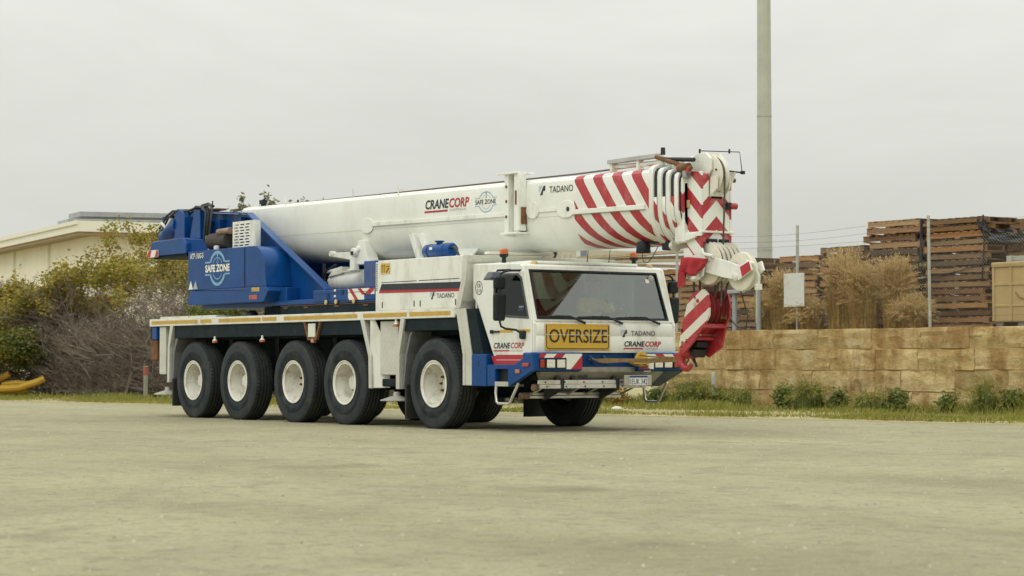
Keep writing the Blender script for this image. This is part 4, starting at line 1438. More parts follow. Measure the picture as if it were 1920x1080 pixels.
# boom head
HSID = [(4.485, 2.66), (4.485, 3.575), (4.62, 3.59), (4.885, 3.575), (4.885, 2.47), (4.72, 2.44), (4.66, 2.50)]
for s in (-1, 1):
    ya, yb = sorted((s * .272, s * .235))
    MB().xz(HSID[::-1], ya, yb).build("boom_head_side", head_side_m, crane, bevel=.008)
FRO = [(-.235, 2.62), (.235, 2.62), (.235, 3.54), (-.235, 3.54)]
MB().yz([(-.234, 2.62), (.234, 2.62), (.234, 3.55), (.13, 3.55), (.13, 3.22), (-.13, 3.22), (-.13, 3.55), (-.234, 3.55)], 4.84, 4.882).build("boom_head_front", head_front_m, crane, bevel=.006)
MB().box(4.40, 4.60, -.34, .34, 2.62, 3.45).build("boom_head_neck", white, crane, bevel=.02)
o = MB()
o.box(4.47, 4.90, -.30, -.27, 2.70, 2.76)
o.hexa([(4.42, -.32, 2.60), (4.42, -.27, 2.60), (4.80, -.27, 2.68), (4.80, -.32, 2.68)], [(4.42, -.32, 2.72), (4.42, -.27, 2.72), (4.80, -.27, 2.74), (4.80, -.32, 2.74)])
o.box(4.86, 4.91, -.26, .31, 2.745, 2.775)
o.build("head_ledge", white, crane, bevel=.006)
MB().box(4.60, 4.66, -.295, -.272, 3.09, 3.20).build("head_lamp", mat("brass_lamp", (.5, .38, .16), .3, var=.3), crane, bevel=.01)
o = MB()
o.lathe([(4.89, .045), (4.94, .05), (4.97, .045), (4.97, 0)], (0, .17, 3.12), 'x', 12)
o.build("head_sensor", black, crane, 35)
MB().tube([(4.93, .18, 3.12), (4.93, .31, 3.12)], .045, 12).build("sensor_cap", red, crane, 60)
# top sheave
ts = MB().lathe([(-.085, 0), (-.085, .10), (-.075, .27), (-.06, .295), (-.03, .26), (0, .25), (.03, .26), (.06, .295), (.075, .27), (.085, .10), (.085, 0)], (4.79, 0, 3.53), 'y', 48).build("top_sheave", sheave_m, crane, 35)
MB().xz([(4.50, 3.50), (4.45, 3.74), (4.62, 3.84), (4.82, 3.84), (4.92, 3.76), (4.92, 3.60), (4.80, 3.46)][::-1], -.135, -.095).build("sheave_cheek", white, ts, bevel=.01)
MB().xz([(4.50, 3.50), (4.45, 3.74), (4.62, 3.84), (4.82, 3.84), (4.92, 3.76), (4.92, 3.60), (4.80, 3.46)][::-1], .095, .135).build("sheave_cheek", white, ts, bevel=.01)
o = MB()
o.box(4.90, 4.94, -.12, .12, 3.24, 3.30)
o.xz([(4.88, 3.22), (5.03, 3.34), (5.05, 3.52), (4.9, 3.5)], -.125, -.10)
o.xz([(4.88, 3.22), (5.03, 3.34), (5.05, 3.52), (4.9, 3.5)], .10, .125)
o.build("sheave_housing", white_worn, crane, bevel=.006)
o = MB()
o.tube([(4.68, -.12, 3.80), (4.68, -.12, 3.90)], .014, 6)
o.tube([(4.68, -.12, 3.875), (5.02, .30, 3.855), (5.02, .34, 3.60), (5.06, .30, 3.58)], .007, 5)
o.tube([(4.98, -.10, 3.60), (5.02, .36, 3.575)], .012, 6)
o.box(5.0, 5.04, .33, .38, 3.555, 3.60)
o.tube([(4.90, .22, 3.84), (4.90, .22, 3.90)], .014, 6)
o.build("rope_guard", grease, crane)
o = MB()
o.xz([(4.80, 3.44), (4.86, 3.60), (5.02, 3.58), (4.95, 3.44)], .20, .24)
o.build("guard_bracket", white, crane, bevel=.006)
MB().lathe([(.27, .03), (.36, .03), (.36, 0)], (4.85, 0, 3.48), 'y', 12).build("sheave_pin", rust, crane)
# lower sheaves
for k in range(5):
    y = -.135 + k * .08
    MB().lathe([(y - .037, 0), (y - .037, .25), (y - .032, .288), (y - .015, .248), (y + .015, .248), (y + .032, .288), (y + .037, .25), (y + .037, 0)], (4.90, 0, 2.335), 'y', 44).build("lower_sheave", sheave_m, crane, 35)
o = MB()
o.box(4.885, 4.93, -.19, -.02, 2.605, 2.665)
o.box(4.885, 4.93, .03, .19, 2.605, 2.665)
o.build("sheave_slot", black, crane, bevel=.01)  # black blocks stand in for shade in the sheave slots
for s in (-1, 1):
    ya, yb = sorted((s * .27, s * .235))
    MB().xz([(4.50, 2.55), (4.88, 2.55), (4.95, 2.40), (4.90, 2.16), (4.74, 2.08), (4.60, 2.12), (4.52, 2.30)][::-1], ya, yb).build("sheave_plate", white, crane, bevel=.01)
o = MB()
for k in range(5):
    y = -.135 + k * .08
    o.lathe([(y - .011, .2475), (y - .011, .262), (y + .011, .262), (y + .011, .2475)], (4.90, 0, 2.335), 'y', 44, closed=True)
    if k < 4:
        o.lathe([(y + .0375, .10), (y + .0375, .268), (y + .0425, .268), (y + .0425, .10)], (4.90, 0, 2.335), 'y', 44, closed=True)
o.build("rope_wraps", rope_m, crane, 35)['kind'] = 'stuff'  # dark rings and discs added for shade in the sheave grooves and gaps
# rooster sheave arm out in front
for s in (-1, 1):
    ya, yb = (-.215, -.185) if s < 0 else (-.005, .025)
    ra = MB().xz([(4.885, 2.21), (4.885, 2.33), (5.04, 2.41), (5.31, 2.355), (5.575, 2.28), (5.78, 2.335), (5.83, 2.21), (5.565, 2.08), (5.245, 2.13)][::-1], ya, yb).build("rooster_arm", white, crane, bevel=.008)
    if s < 0:
        decal("red_panel", [(5.60, 2.255), (5.64, 2.125), (5.82, 2.212), (5.775, 2.325)], SIDE(-.215), red_ink, ra)
        MB().lathe([(-.235, 0), (-.235, .035), (-.225, .055), (-.215, .06)], (5.50, 0, 2.13), 'y', 16).build("arm_pin", white_worn, ra, 35)
rs_ = MB().lathe([(-.15, 0), (-.15, .21), (-.14, .255), (-.12, .262), (-.105, .23), (-.085, .23), (-.07, .262), (-.05, .255), (-.04, .21), (-.04, 0)], (5.52, 0, 2.20), 'y', 48).build("rooster_sheave", sheave_m, crane, 35)
o = MB()
o.tube([(5.70, -.19, 2.33), (5.82, -.17, 2.30), (5.85, -.1, 2.12), (5.83, -.1, 2.0)], .018, 7)
o.box(5.80, 5.86, -.14, -.06, 1.95, 2.03)
o.build("rooster_guard", white_worn, crane)
o = MB()
o.box(4.84, 5.0, -.24, -.20, 2.36, 2.44)
o.tube([(4.86, -.25, 2.46), (5.10, -.25, 2.42)], .025, 7)
o.tube([(4.72, -.28, 2.13), (4.84, -.28, 2.15)], .04, 7)
o.build("head_shackles", white_worn, crane)
# work lamp hanging under the boom
wl_ = MB().lathe([(2.52, .10), (2.53, .105), (2.64, .095), (2.68, .08), (2.68, 0)], (3.62, -.25, 0), 'z', 20).build("work_lamp", black, crane, 35)
o = MB()
o.tube([(3.62, -.25, 2.68), (3.68, -.25, 2.72), (3.78, -.25, 2.66), (3.92, -.22, 2.67)], .02, 6)
o.tube([(3.64, -.3, 2.56), (3.68, -.3, 2.40), (3.78, -.3, 2.38), (3.88, -.28, 2.48), (3.94, -.25, 2.60)], .006, 5)
o.build("lamp_bracket", black, wl_)
o = MB()
o.lathe([(4.22, 0), (4.22, .07), (4.30, .09), (4.30, 0)], (0, -.22, 2.60), 'x', 14)
o.build("boom_tip_lamp", glass_lamp, crane, 35)
MB().box(4.05, 4.24, -.28, -.12, 2.54, 2.66).build("lamp_box", black, crane, bevel=.02)

# ropes
o = MB()
o.tube([(-8.9, -.05, 3.86), (-2, -.06, 3.80), (1.8, -.06, 3.765), (4.55, -.02, 3.79), (4.72, 0, 3.815)], .013, 6)
o.tube([(4.79 + .262 * math.sin(R(a)), 0, 3.53 + .262 * math.cos(R(a))) for a in range(-20, 91, 11)] + [(5.05, 0, 3.2), (5.02, -.02, 2.2), (5.0, -.03, 1.75)], .013, 6)
for y, x0, x1 in ((-.17, 4.56, 4.60), (-.09, 4.60, 4.62), (-.05, 5.03, 4.84), (.10, 5.05, 4.86), (.16, 4.62, 4.66)):
    o.tube([(x0 + .06, y, 2.34), (x1, y, 1.72)], .016, 6)
o.build("hoist_rope", rope_m, crane, 60)

# =================================================================== HOOK BLOCK (hangs from the ropes)
hb = empty("hook_block", (4.66, 0, 1.50))
tag(hb, "red and white striped hook block hanging below the boom tip, pulled back towards the cab", "hook block")
OX, OZ = 4.66, 1.50
def loc(pts): return [(x - OX, z - OZ) for x, z in pts]


NEAR = loc([(4.743, 1.968), (4.853, 1.983), (4.93, 1.927), (4.973, 1.782), (4.961, 1.624), (4.873, 1.496), (4.629, 1.268), (4.426, 1.11), (4.336, 1.212), (4.371, 1.358), (4.462, 1.633), (4.519, 1.792), (4.632, 1.92)])
holes = [disc(.08, .33, .022, .022, 10), disc(.02, .37, .022, .022, 10), disc(-.25, -.07, .02, .03, 10), disc(-.16, -.21, .022, .03, 10), disc(-.245, -.26, .035, .05, 12), disc(.235, .22, .026, .03, 10), disc(.20, -.02, .026, .03, 10)]
for s in (-1, 1):
    ya, yb = (-.215, -.18) if s < 0 else (.155, .185)
    pl_ = MB().xz(NEAR[::-1], ya, yb, holes).build("side_plate", block_paint if s < 0 else red, hb, bevel=.008)
    if s < 0:
        MB().xz(disc(.02, .28, .03, .04, 4), -.220, -.2151).build("block_label", grey_ink, pl_)
        q = MB()
        for cx_, cz_ in ((.235, .22), (.20, -.02), (.08, .33)):
            q.lathe([(-.235, 0), (-.235, .02), (-.215, .03)], (cx_, 0, cz_), 'y', 8)
        q.build("plate_bolts", red, pl_)
MB().xz(loc([(4.60, 1.27), (4.90, 1.55), (4.80, 1.20), (4.52, 1.06), (4.40, 1.12)]), .160, .19).build("lower_cheek", red, hb, bevel=.008)
for y in (-.12, -.04, .04, .12):
    MB().lathe([(y - .034, 0), (y - .034, .20), (y - .028, .25), (y - .014, .215), (y + .014, .215), (y + .028, .25), (y + .034, .20), (y + .034, 0)], (.06, 0, .22), 'y', 36).build("block_sheave", mat("sheave_red", (.22, .02, .02), .5, var=.3, dirt=(.05, .04, .035), dirt_amt=.8, dirt_scale=6), hb, 35)
o = MB()
for cx_, cz_ in ((.235, .22), (.20, -.02), (.08, .36), (-.22, .0)):
    o.lathe([(-.18, .024), (.18, .024)], (cx_, 0, cz_), 'y', 10)
o.build("spacer_bar", red, hb, 35)
MB().box(.20, .27, .04, .17, .08, .26).build("rope_anchor", rust, hb, bevel=.02)
# yoke between the cheeks: recessed webs, cross bars and the dark crosshead
EA, EB = Vector((.205, 0, -.01)), Vector((-.225, 0, -.375))
inw = Vector((-.55, 0, .62)).normalized()
def along(t, d=0.): return EA.lerp(EB, t) + inw * d
for t0, t1, dep in ((.05, .48, .085), (.54, .98, .06)):
    A, Bq = along(t0, dep), along(t1, dep)
    q = MB()
    q.hexa([(A.x, -.175, A.z), (A.x, .175, A.z), (A.x - .02, .175, A.z + .022), (A.x - .02, -.175, A.z + .022)], [(Bq.x, -.175, Bq.z), (Bq.x, .175, Bq.z), (Bq.x - .02, .175, Bq.z + .022), (Bq.x - .02, -.175, Bq.z + .022)])
    q.build("block_web", red, hb, fix=True)
for t, wd_ in ((.02, .030), (.50, .026), (.98, .03)):
    c_ = along(t, .02)
    MB().tube([(c_.x, -.185, c_.z), (c_.x, .185, c_.z)], wd_, 8).build("cross_bar", red, hb, 60)
c_ = along(.72, .03)
MB().box(c_.x - .06, c_.x + .06, -.10, .12, c_.z - .05, c_.z + .03).build("swivel_lock", grease, hb, bevel=.012)
MB().hexa([(-.24, -.10, -.42), (-.24, .10, -.42), (-.14, .10, -.44), (-.14, -.10, -.44)], [(-.22, -.12, -.30), (-.22, .12, -.30), (-.10, .12, -.33), (-.10, -.12, -.33)]).build("crosshead", grease, hb, bevel=.012, fix=True)
# the hook: shank, bowl and tip in one tapering bend
hk = []
hr = []
c0 = Vector((-.40, 0, -.47))
hk += [Vector((-.18, 0, -.36)), Vector((-.26, 0, -.40)), Vector((-.37, 0, -.36))]
hr += [.055, .065, .08]
for k in range(13):
    a = R(105 + k * 19)
    hk.append(c0 + Vector((math.cos(a), 0, math.sin(a))) * .115)
    hr.append(.075 - .003 * k if k < 9 else .05 - .009 * (k - 9))
MB().tube(hk, hr, 14).build("hook", red, hb, 60)
MB().tube([(-.30, 0, -.42), (-.22, 0, -.52), (-.20, 0, -.56)], [.025, .02, .02], 8).build("hook_latch", grease, hb, 60)
o = MB()
o.tube([(.23, .22, .10), (.30, .30, -.02), (.42, .34, -.05), (.56, .26, .12), (.70, .02, .42), (.76, -.1, .55)], .010, 5)
o.build("slack_cord", rope_m, hb)

# webbing strap from the hook to the bumper hook
def strap():
    pts = [(2.49, -.27, 1.03), (2.70, -.22, 1.02), (3.0, -.17, 1.025), (3.5, -.09, 1.02), (3.9, -.02, 1.035), (4.17, .0, 1.045)]
    b = MB()
    vs, fs = [], []
    for i, p in enumerate(pts):
        h = .012 if i == 0 else (.032 + .006 * math.sin(i * 2.1))
        tw = .25 * math.sin(i * 1.3)
        for dz, dy in ((h, tw * h), (h, tw * h + .006), (-h, -tw * h + .006), (-h, -tw * h)):
            vs.append((p[0], p[1] + dy, p[2] + dz))
    for i in range(len(pts) - 1):
        for k in range(4):
            fs.append((i * 4 + k, i * 4 + (k + 1) % 4, (i + 1) * 4 + (k + 1) % 4, (i + 1) * 4 + k))
    fs += [(0, 1, 2, 3), (23, 22, 21, 20)]
    b.add(vs, fs)
    b.tube([(2.44, -.30, 1.04), (2.50, -.29, 1.05), (2.56, -.26, 1.03), (2.49, -.25, 1.02), (2.44, -.30, 1.04)], .014, 6)
    b.tube([(4.10, .0, 1.08), (4.22, .0, 1.09), (4.28, .01, 1.03), (4.22, .01, .98), (4.12, .0, 1.0), (4.10, .0, 1.08)], .018, 6)
    b.tube([(2.62, .5, 1.10), (3.0, .35, 1.08), (3.6, .15, 1.07), (4.15, .02, 1.06)], .010, 5)
    b.tube([(2.52, .38, .99), (2.60, .52, .95), (2.56, .70, .945)], [.02, .03, .01], 6)
    return b.build("tie_down_strap", strap_m)


tag(strap(), "worn brown webbing strap stretched from the blue bumper to the red hook", "strap")

# red flag tied under the boom head
def flag():
    b = MB()
    rows = []
    top = [(4.53, 2.42), (4.70, 2.42), (4.90, 2.40), (5.10, 2.38)]
    bot = [(4.46, 2.03), (4.66, 2.17), (4.86, 2.16), (5.02, 2.33)]
    n, m_ = 16, 7
    def lerp(P, t):
        t *= len(P) - 1
        i = min(int(t), len(P) - 2)
        u = t - i
        return (P[i][0] * (1 - u) + P[i + 1][0] * u, P[i][1] * (1 - u) + P[i + 1][1] * u)
    for i in range(n + 1):
        t = i / n
        a, c = lerp(top, t), lerp(bot, t)
        if t > .30 and t < .42:
            c = (c[0], c[1] + .05)
        for j in range(m_ + 1):
            u = j / m_
            x, z = a[0] * (1 - u) + c[0] * u, a[1] * (1 - u) + c[1] * u
            y = -.33 - .035 * math.sin(t * 17 + u * 2) * u + .02 * math.cos(u * 7 + t * 5) * u
            rows.append((x, y, z))
    fs = []
    for i in range(n):
        for j in range(m_):
            q = i * (m_ + 1) + j
            fs.append((q, q + 1, q + m_ + 2, q + m_ + 1))
    b.add(rows, fs)
    # torn tail
    tail = [(4.50, 2.22), (4.62, 2.22), (4.64, 2.04), (4.58, 2.02), (4.545, 2.035), (4.50, 2.015), (4.46, 2.02)]
    b.xz(tail, -.345, -.342)
    o = b.build("safety_flag", canvas, None, 60)
    sd = o.modifiers.new("thickness", 'SOLIDIFY')
    sd.thickness = .004
    return o


tag(flag(), "torn red canvas flag hanging under the white boom head", "flag")

# ladder strapped under the bumper
ld = empty("ladder", (2.45, -.25, .58))
tag(ld, "aluminium ladder strapped flat beneath the front bumper", "ladder")
for (dx, z0, z1, ya, yb) in ((.03, .105, .165, -.99, .94), (.035, .045, .102, -.97, .96), (-.36, -.10, -.06, -1.02, .80), (-.36, -.055, -.015, -1.0, .78)):
    r_ = MB().box(dx - .018, dx + .018, ya, yb, z0, z1).build("rail", alu, ld, bevel=.006)
    if dx > 0:
        q = MB()
        for k in range(6):
            q.lathe([(dx + .015, .013), (dx + .022, .013), (dx + .022, 0)], (0, ya + .12 + k * .34, (z0 + z1) / 2), 'x', 8)
        q.build("rung_end", black, r_)
for k in range(6):
    y = -.86 + k * .33
    MB().tube([(.03, y, .08), (-.36, y + .02, -.05)], .016, 8).build("rung", alu, ld, 60)
for y in (-.58, .42):
    MB().hexa([(.055, y - .03, .03), (.055, y + .04, .03), (-.39, y + .04, -.13), (-.39, y - .03, -.13)], [(.06, y - .03, .19), (.06, y + .04, .19), (-.38, y + .04, .02), (-.38, y - .03, .02)]).build("ladder_clamp", grease, ld, bevel=.01, fix=True)
foot_cap = mat("ladder_foot", (.16, .10, .06), .7)
MB().lathe([(-1.02, 0), (-1.02, .045), (-.88, .05), (-.88, 0)], (-.36, 0, -.06), 'y', 12).build("rail_foot", foot_cap, ld, 35)
MB().lathe([(-1.02, 0), (-1.02, .05), (-.94, .05), (-.94, 0)], (-.05, 0, .06), 'y', 12).build("rail_foot", foot_cap, ld, 35)

# =================================================================== DRIVER
def skin_mesh(name, verts, edges, radii, m, parent=None, sub=2, root=0):
    me = bpy.data.meshes.new(name)
    me.from_pydata(verts, edges, [])
    o = bpy.data.objects.new(name, me)
    COL.objects.link(o)
    if parent:
        o.parent = parent
    sk = o.modifiers.new("skin", 'SKIN')
    sk.use_smooth_shade = True
    if not me.skin_vertices:
        bm = bmesh.new()
        bm.from_mesh(me)
        bm.verts.layers.skin.verify()
        bm.to_mesh(me)
        bm.free()
    for i, r_ in enumerate(radii):
        me.skin_vertices[0].data[i].radius = (r_, r_)
        me.skin_vertices[0].data[i].use_root = (i == root)
    sb = o.modifiers.new("sub", 'SUBSURF')
    sb.levels = sb.render_levels = sub
    me.materials.append(m)
    return o


skin_m = mat("skin", (.42, .24, .16), .55)
V, E_, Rr = [], [], []
def jv(p, r, prev=None):
    V.append(p)
    Rr.append(r)
    if prev is not None:
        E_.append((prev, len(V) - 1))
    return len(V) - 1


# local frame: seat reference at the pelvis; faces +X
pel = jv((0, 0, .09), .13)
sp1 = jv((.0, 0, .25), .125, pel)
sp2 = jv((.01, 0, .42), .14, sp1)
nk = jv((.02, 0, .55), .06, sp2)
hd0 = jv((.05, 0, .63), .065, nk)
hd1 = jv((.06, 0, .72), .092, hd0)
hd2 = jv((.055, 0, .80), .075, hd1)
nose = jv((.155, 0, .70), .016, hd1)
for s in (-1, 1):
    hip = jv((.06, s * .10, .07), .085, pel)
    kn = jv((.46, s * .13, .10), .062, hip)
    an = jv((.56, s * .13, -.26), .042, kn)
    jv((.70, s * .13, -.30), .035, an)
    sh = jv((.0, s * .19, .48), .062, sp2)
    el = jv((.16, s * .28, .28), .046, sh)
    wr = jv((.42, s * .20, .33), .030, el)
    pm = jv((.47, s * .19, .36), .032, wr)
    for k in range(4):
        f1 = jv((.50, s * (.215 - k * .018), .385), .0095, pm)
        f2 = jv((.525, s * (.21 - k * .018), .37), .009, f1)
        jv((.525, s * (.205 - k * .018), .345), .008, f2)
    t1 = jv((.475, s * .155, .375), .011, pm)
    jv((.50, s * .145, .36), .009, t1)
driver = skin_mesh("person", V, E_, Rr, skin_m, None, 2, 0)
driver.location = (1.40, .52, 1.42)
tag(driver, "driver in a yellow hi-vis shirt holding the wheel behind the windscreen", "person")
hv = mat("hi_vis_fabric", (.70, .42, .06), .8, var=.15)
V2 = [(0, 0, .10), (0, 0, .26), (.01, 0, .43), (.02, 0, .51)]
E2 = [(0, 1), (1, 2), (2, 3)]
R2 = [.145, .14, .155, .08]
for s in (-1, 1):
    n0 = len(V2)
    V2 += [(.0, s * .195, .485), (.16, s * .285, .28), (.36, s * .225, .318)]
    R2 += [.078, .066, .052]
    E2 += [(2, n0), (n0, n0 + 1), (n0 + 1, n0 + 2)]
skin_mesh("shirt", V2, E2, R2, hv, driver)
V3 = [(0, 0, .07)]
E3, R3 = [], [.142]
for s in (-1, 1):
    n0 = len(V3)
    V3 += [(.06, s * .10, .07), (.46, s * .13, .10), (.56, s * .13, -.24)]
    R3 += [.098, .074, .056]
    E3 += [(0, n0), (n0, n0 + 1), (n0 + 1, n0 + 2)]
skin_mesh("trousers", V3, E3, R3, mat("navy_fabric", (.02, .025, .05), .85), driver)
b = MB()
b.lathe([(.78, .105), (.80, .108), (.85, .095), (.89, .06), (.90, 0)], (.05, 0, 0), 'z', 20)
b.add([(.12, -.08, .79), (.12, .08, .79), (.24, .06, .775), (.24, -.06, .775)], [(0, 1, 2, 3)])
b.build("cap", mat("cap_fabric", (.04, .05, .07), .8), driver, 40)
b = MB()
for s in (-1, 1):
    b.lathe([(-.012, 0), (0, .012), (.012, 0)], (.142, s * .034, .725), 'x', 8)
b.build("eyes", ink, driver)

# =================================================================== VERGE, TERRACE, WALL
verge_m = mat("verge_soil", (.40, .33, .18), .95, var=.3, scale=1.5, bump=1.5, bscale=12, dirt=(.20, .21, .045), dirt_amt=.85, dirt_scale=.9, dirt_lo=.44)
tag(MB().add([(-900, -150.9, .004), (900, 164.1, .004), (900, 900, .004), (-900, 900, .004)], [(0, 1, 2, 3)]).build("verge", verge_m), kind='structure')
YW = 12.2
X0, X1, HW = -11.3, 9.0, 1.69
tag(MB().box(X0 + .05, X1, YW + .30, YW + 30, 0.0, HW - .04).build("terrace", mat("terrace_soil", (.17, .13, .075), .95, var=.3, scale=2, bump=1)), kind='structure')


def limestone():
    m = bpy.data.materials.new("limestone")
    m.use_nodes = True
    nt, b = nodes_of(m)
    v = nt.nodes.new('ShaderNodeNewGeometry').outputs['Position']
    oi = nt.nodes.new("ShaderNodeObjectInfo")
    add = nt.nodes.new("ShaderNodeVectorMath")
    add.operation = 'ADD'
    cmb = nt.nodes.new("ShaderNodeCombineXYZ")
    for i in range(3):
        nt.links.new((NX(nt, oi.outputs['Random']) * (.6 + .2 * i)).s, cmb.inputs[i])
    nt.links.new(v, add.inputs[0])
    nt.links.new(cmb.outputs[0], add.inputs[1])
    vv = add.outputs[0]
    c = ramp(nt, noise(nt, vv, 1.3, 8, .68), .36, (.46, .315, .13), .62, (.76, .62, .34))
    c = mix(nt, 1., c, ramp(nt, oi.outputs['Random'], 0, (.72, .70, .68), 1, (1.0, .99, .96)), 'MULTIPLY')
    st = noise(nt, v, 1.5, 6, .66, mapscale=(1.5, 1, .55))
    c = mix(nt, ramp(nt, st, .47, (0, 0, 0), .62, (.85,) * 3), c, (.34, .20, .08))
    pale = noise(nt, vv, 2.2, 4, .6)
    c = mix(nt, ramp(nt, pale, .58, (0, 0, 0), .78, (.6,) * 3), c, (.76, .68, .48))
    pit = noise(nt, vv, 6, 8, .74, mapscale=(.85, 1, 1.3))
    c = mix(nt, ramp(nt, pit, .58, (0, 0, 0), .70, (.6,) * 3), c, (.30, .19, .085))
    nt.links.new(c, b.inputs['Base Color'])
    b.inputs['Roughness'].default_value = .95
    b.inputs['Specular IOR Level'].default_value = .1
    bn = nt.nodes.new("ShaderNodeBump")
    bn.inputs['Strength'].default_value = 1.
    bn.inputs['Distance'].default_value = .06
    nt.links.new(pit, bn.inputs['Height'])
    nt.links.new(bn.outputs['Normal'], b.inputs['Normal'])
    return m


lime = limestone()
wall = empty("stone_wall", (0, YW, 0))
tag(wall, "low retaining wall of big rough limestone blocks beside the yard", "wall")
MB().box(X0 + .1, X1, -.012, .30, 0, HW - .03).build("wall_core", mat("wall_joint", (.40, .28, .12), .95, var=.3, scale=3, bump=1), wall)
# a few differently chipped blocks, shared by the whole wall
block_me = []
for k in range(7):
    bm = bmesh.new()
    bmesh.ops.create_cube(bm, size=1)
    bmesh.ops.subdivide_edges(bm, edges=bm.edges[:], cuts=4, use_grid_fill=True)
    r2 = random.Random(k + 50)
    for v_ in bm.verts:
        q = v_.co.copy()
        ex = sum(1 for c_ in q if abs(c_) > .49)
        v_.co.y += r2.uniform(-.10, .06) * (1 if q.y < 0 else 0)
        if ex >= 2:
            v_.co -= Vector((math.copysign(r2.uniform(-.004, .012), q.x), math.copysign(.022, q.y), math.copysign(r2.uniform(-.035, .045), q.z)))
    me = bpy.data.meshes.new("stone_block")
    bm.to_mesh(me)
    bm.free()
    me.materials.append(lime)
    me.polygons.foreach_set('use_smooth', [True] * len(me.polygons))
    me.set_sharp_from_angle(angle=R(38))
    block_me.append(me)
for row, (z0, z1) in enumerate(((-.06, .40), (.41, .83), (.84, 1.265), (1.275, 1.69))):
    x = X0 + (0 if row % 2 == 0 else -.0)
    first = True
    while x < X1:
        Lb = rnd.uniform(1.15, 1.65)
        if first and row % 2:
            Lb *= .55
        first = False
        o = bpy.data.objects.new("stone_block", rnd.choice(block_me))
        COL.objects.link(o)
        o.parent = wall
        o.location = (x + Lb / 2, .12 + rnd.uniform(-.012, .012), (z0 + z1) / 2 + (rnd.uniform(-.012, .012) if row < 3 else rnd.uniform(-.012, .004)))
        o.scale = (Lb - rnd.uniform(-.01, .03), .30, z1 - z0 + rnd.uniform(-.012, .016))
        if rnd.random() < .5:
            o.rotation_euler.z = 0
            o.scale.x *= -1 if False else 1
        x += Lb

# =================================================================== FENCE ON THE WALL
galv = mat("galvanised_post", (.46, .46, .40), .5, metal=.3, var=.15, scale=5)
fence = empty("wire_fence", (0, 12.62, 1.66))
tag(fence, "chain-link fence on galvanised posts along the top of the limestone wall", "fence")
for x in (-11.03, -7.02, -3.16, .75, 4.6, 8.4):
    lean = .02 if x == -7.02 else (-.03 if x == -3.16 else 0)
    MB().tube([(x, 0, 0), (x + lean, 0, 2.28)], .032, 10).build("fence_post", galv, fence, 60)
wires = MB()
for z in (.25, 1.2, 1.85, 2.0, 2.14):
    pts = []
    xs = np.arange(-11.03, 8.5, .6)
    for x in xs:
        pts.append((x, -.035, z + .05 * math.sin(x * .8 + z * 2) * (1 if z > 1.9 else .3)))
    wires.tube(pts, .003, 4)
wires.build("fence_wire", grease, fence)
cl = MB()
z0, z1 = .05, 1.84
for d in (1, -1):
    x = -11.0 - (1.8 if d > 0 else 0)
    while x < 8.4 + (0 if d > 0 else 1.8):
        a = Vector((x, -.045, z0))
        c = Vector((x + d * (z1 - z0), -.045, z1))
        lo_, hi_ = -11.0, 8.4
        # clip to the run of the fence
        def clip(p, q):
            t0, t1 = 0., 1.
            dx = q.x - p.x
            for lim, sg_ in ((lo_, 1), (hi_, -1)):
                if abs(dx) < 1e-9: continue
                t = (lim - p.x) / dx
                if (dx > 0) == (sg_ > 0): t0 = max(t0, t)
                else: t1 = min(t1, t)
            return (p.lerp(q, t0), p.lerp(q, t1)) if t0 < t1 else None
        r_ = clip(a, c)
        if r_:
            cl.tube([r_[0], r_[1]], .0011, 3, False)
        x += .075
tag(cl.build("chain_link", galv, fence), kind='stuff')
# blank sign panel wired to the fence
sgn = empty("fence_sign", (-7.05, 12.56, 2.55))
tag(sgn, "blank white panel wired to the fence post among the dry grass", "sign")
MB().box(-.315, .315, -.012, .012, -.36, .36).build("sign_panel", mat("sign_white", (.60, .61, .58), .45, var=.08, scale=3, dirt=(.4, .37, .28), dirt_amt=.4), sgn, bevel=.006)
o = MB()
for x in (-.26, .26):
    for z in (-.3, .3):
        o.lathe([(-.03, 0), (-.03, .012), (-.012, .012)], (x, 0, z), 'y', 8)
o.build("sign_fixing", galv, sgn)
# short steel stakes in front of the fence
for x, zt, lab, capd in ((-8.07, 2.98, "slim grey steel stake on the wall below the tall pole", False), (-8.86, 2.52, "short grey stake with a flat cap on the wall beside the hook block", True)):
    st = empty("steel_stake", (x, 12.46, 1.66))
    tag(st, lab, "stake", "steel stakes along the wall")
    MB().tube([(0, 0, 0), (0, 0, zt - 1.66)], .055, 10).build("stake_tube", mat("stake_grey", (.30, .33, .36), .5, var=.1), st, 60)
    if capd:
        MB().box(-.22, .22, -.12, .12, zt - 1.66, zt - 1.58).build("cap_plate", mat("cap_grey", (.34, .36, .37), .5), st, bevel=.01)
    else:
        MB().box(-.03, .03, -.06, -.04, .2, 1.2).build("stake_band", galv, st)
# slim posts at the foot of the wall
for x, y, h, lab in ((-10.63, 11.72, .98, "slim white post at the end of the limestone wall"), (-8.75, 11.75, .78, "short pale post in the weeds in front of the limestone wall")):
    p_ = empty("marker_post", (x, y, 0))
    tag(p_, lab, "post", "pale posts by the wall")
    MB().box(-.045, .045, -.03, .03, 0, h).build("post_shaft", mat("post_pale", (.50, .50, .43), .6, var=.15), p_, bevel=.008)
    MB().box(-.047, .047, -.033, -.030, h - .20, h - .10).build("reflector", grey_ink, p_)
mp_ = empty("marker_post", (-23.5, 5.25, 0))
tag(mp_, "pale roadside post with a red reflector band behind the crane's tail", "post")
MB().box(-.06, .06, -.04, .04, 0, .90).build("post_shaft", mat("post_pale2", (.26, .25, .20), .7, var=.2), mp_, bevel=.01)
MB().box(-.062, .062, -.043, .043, .66, .88).build("reflector", mat("reflector_red", (.30, .08, .05), .6), mp_)

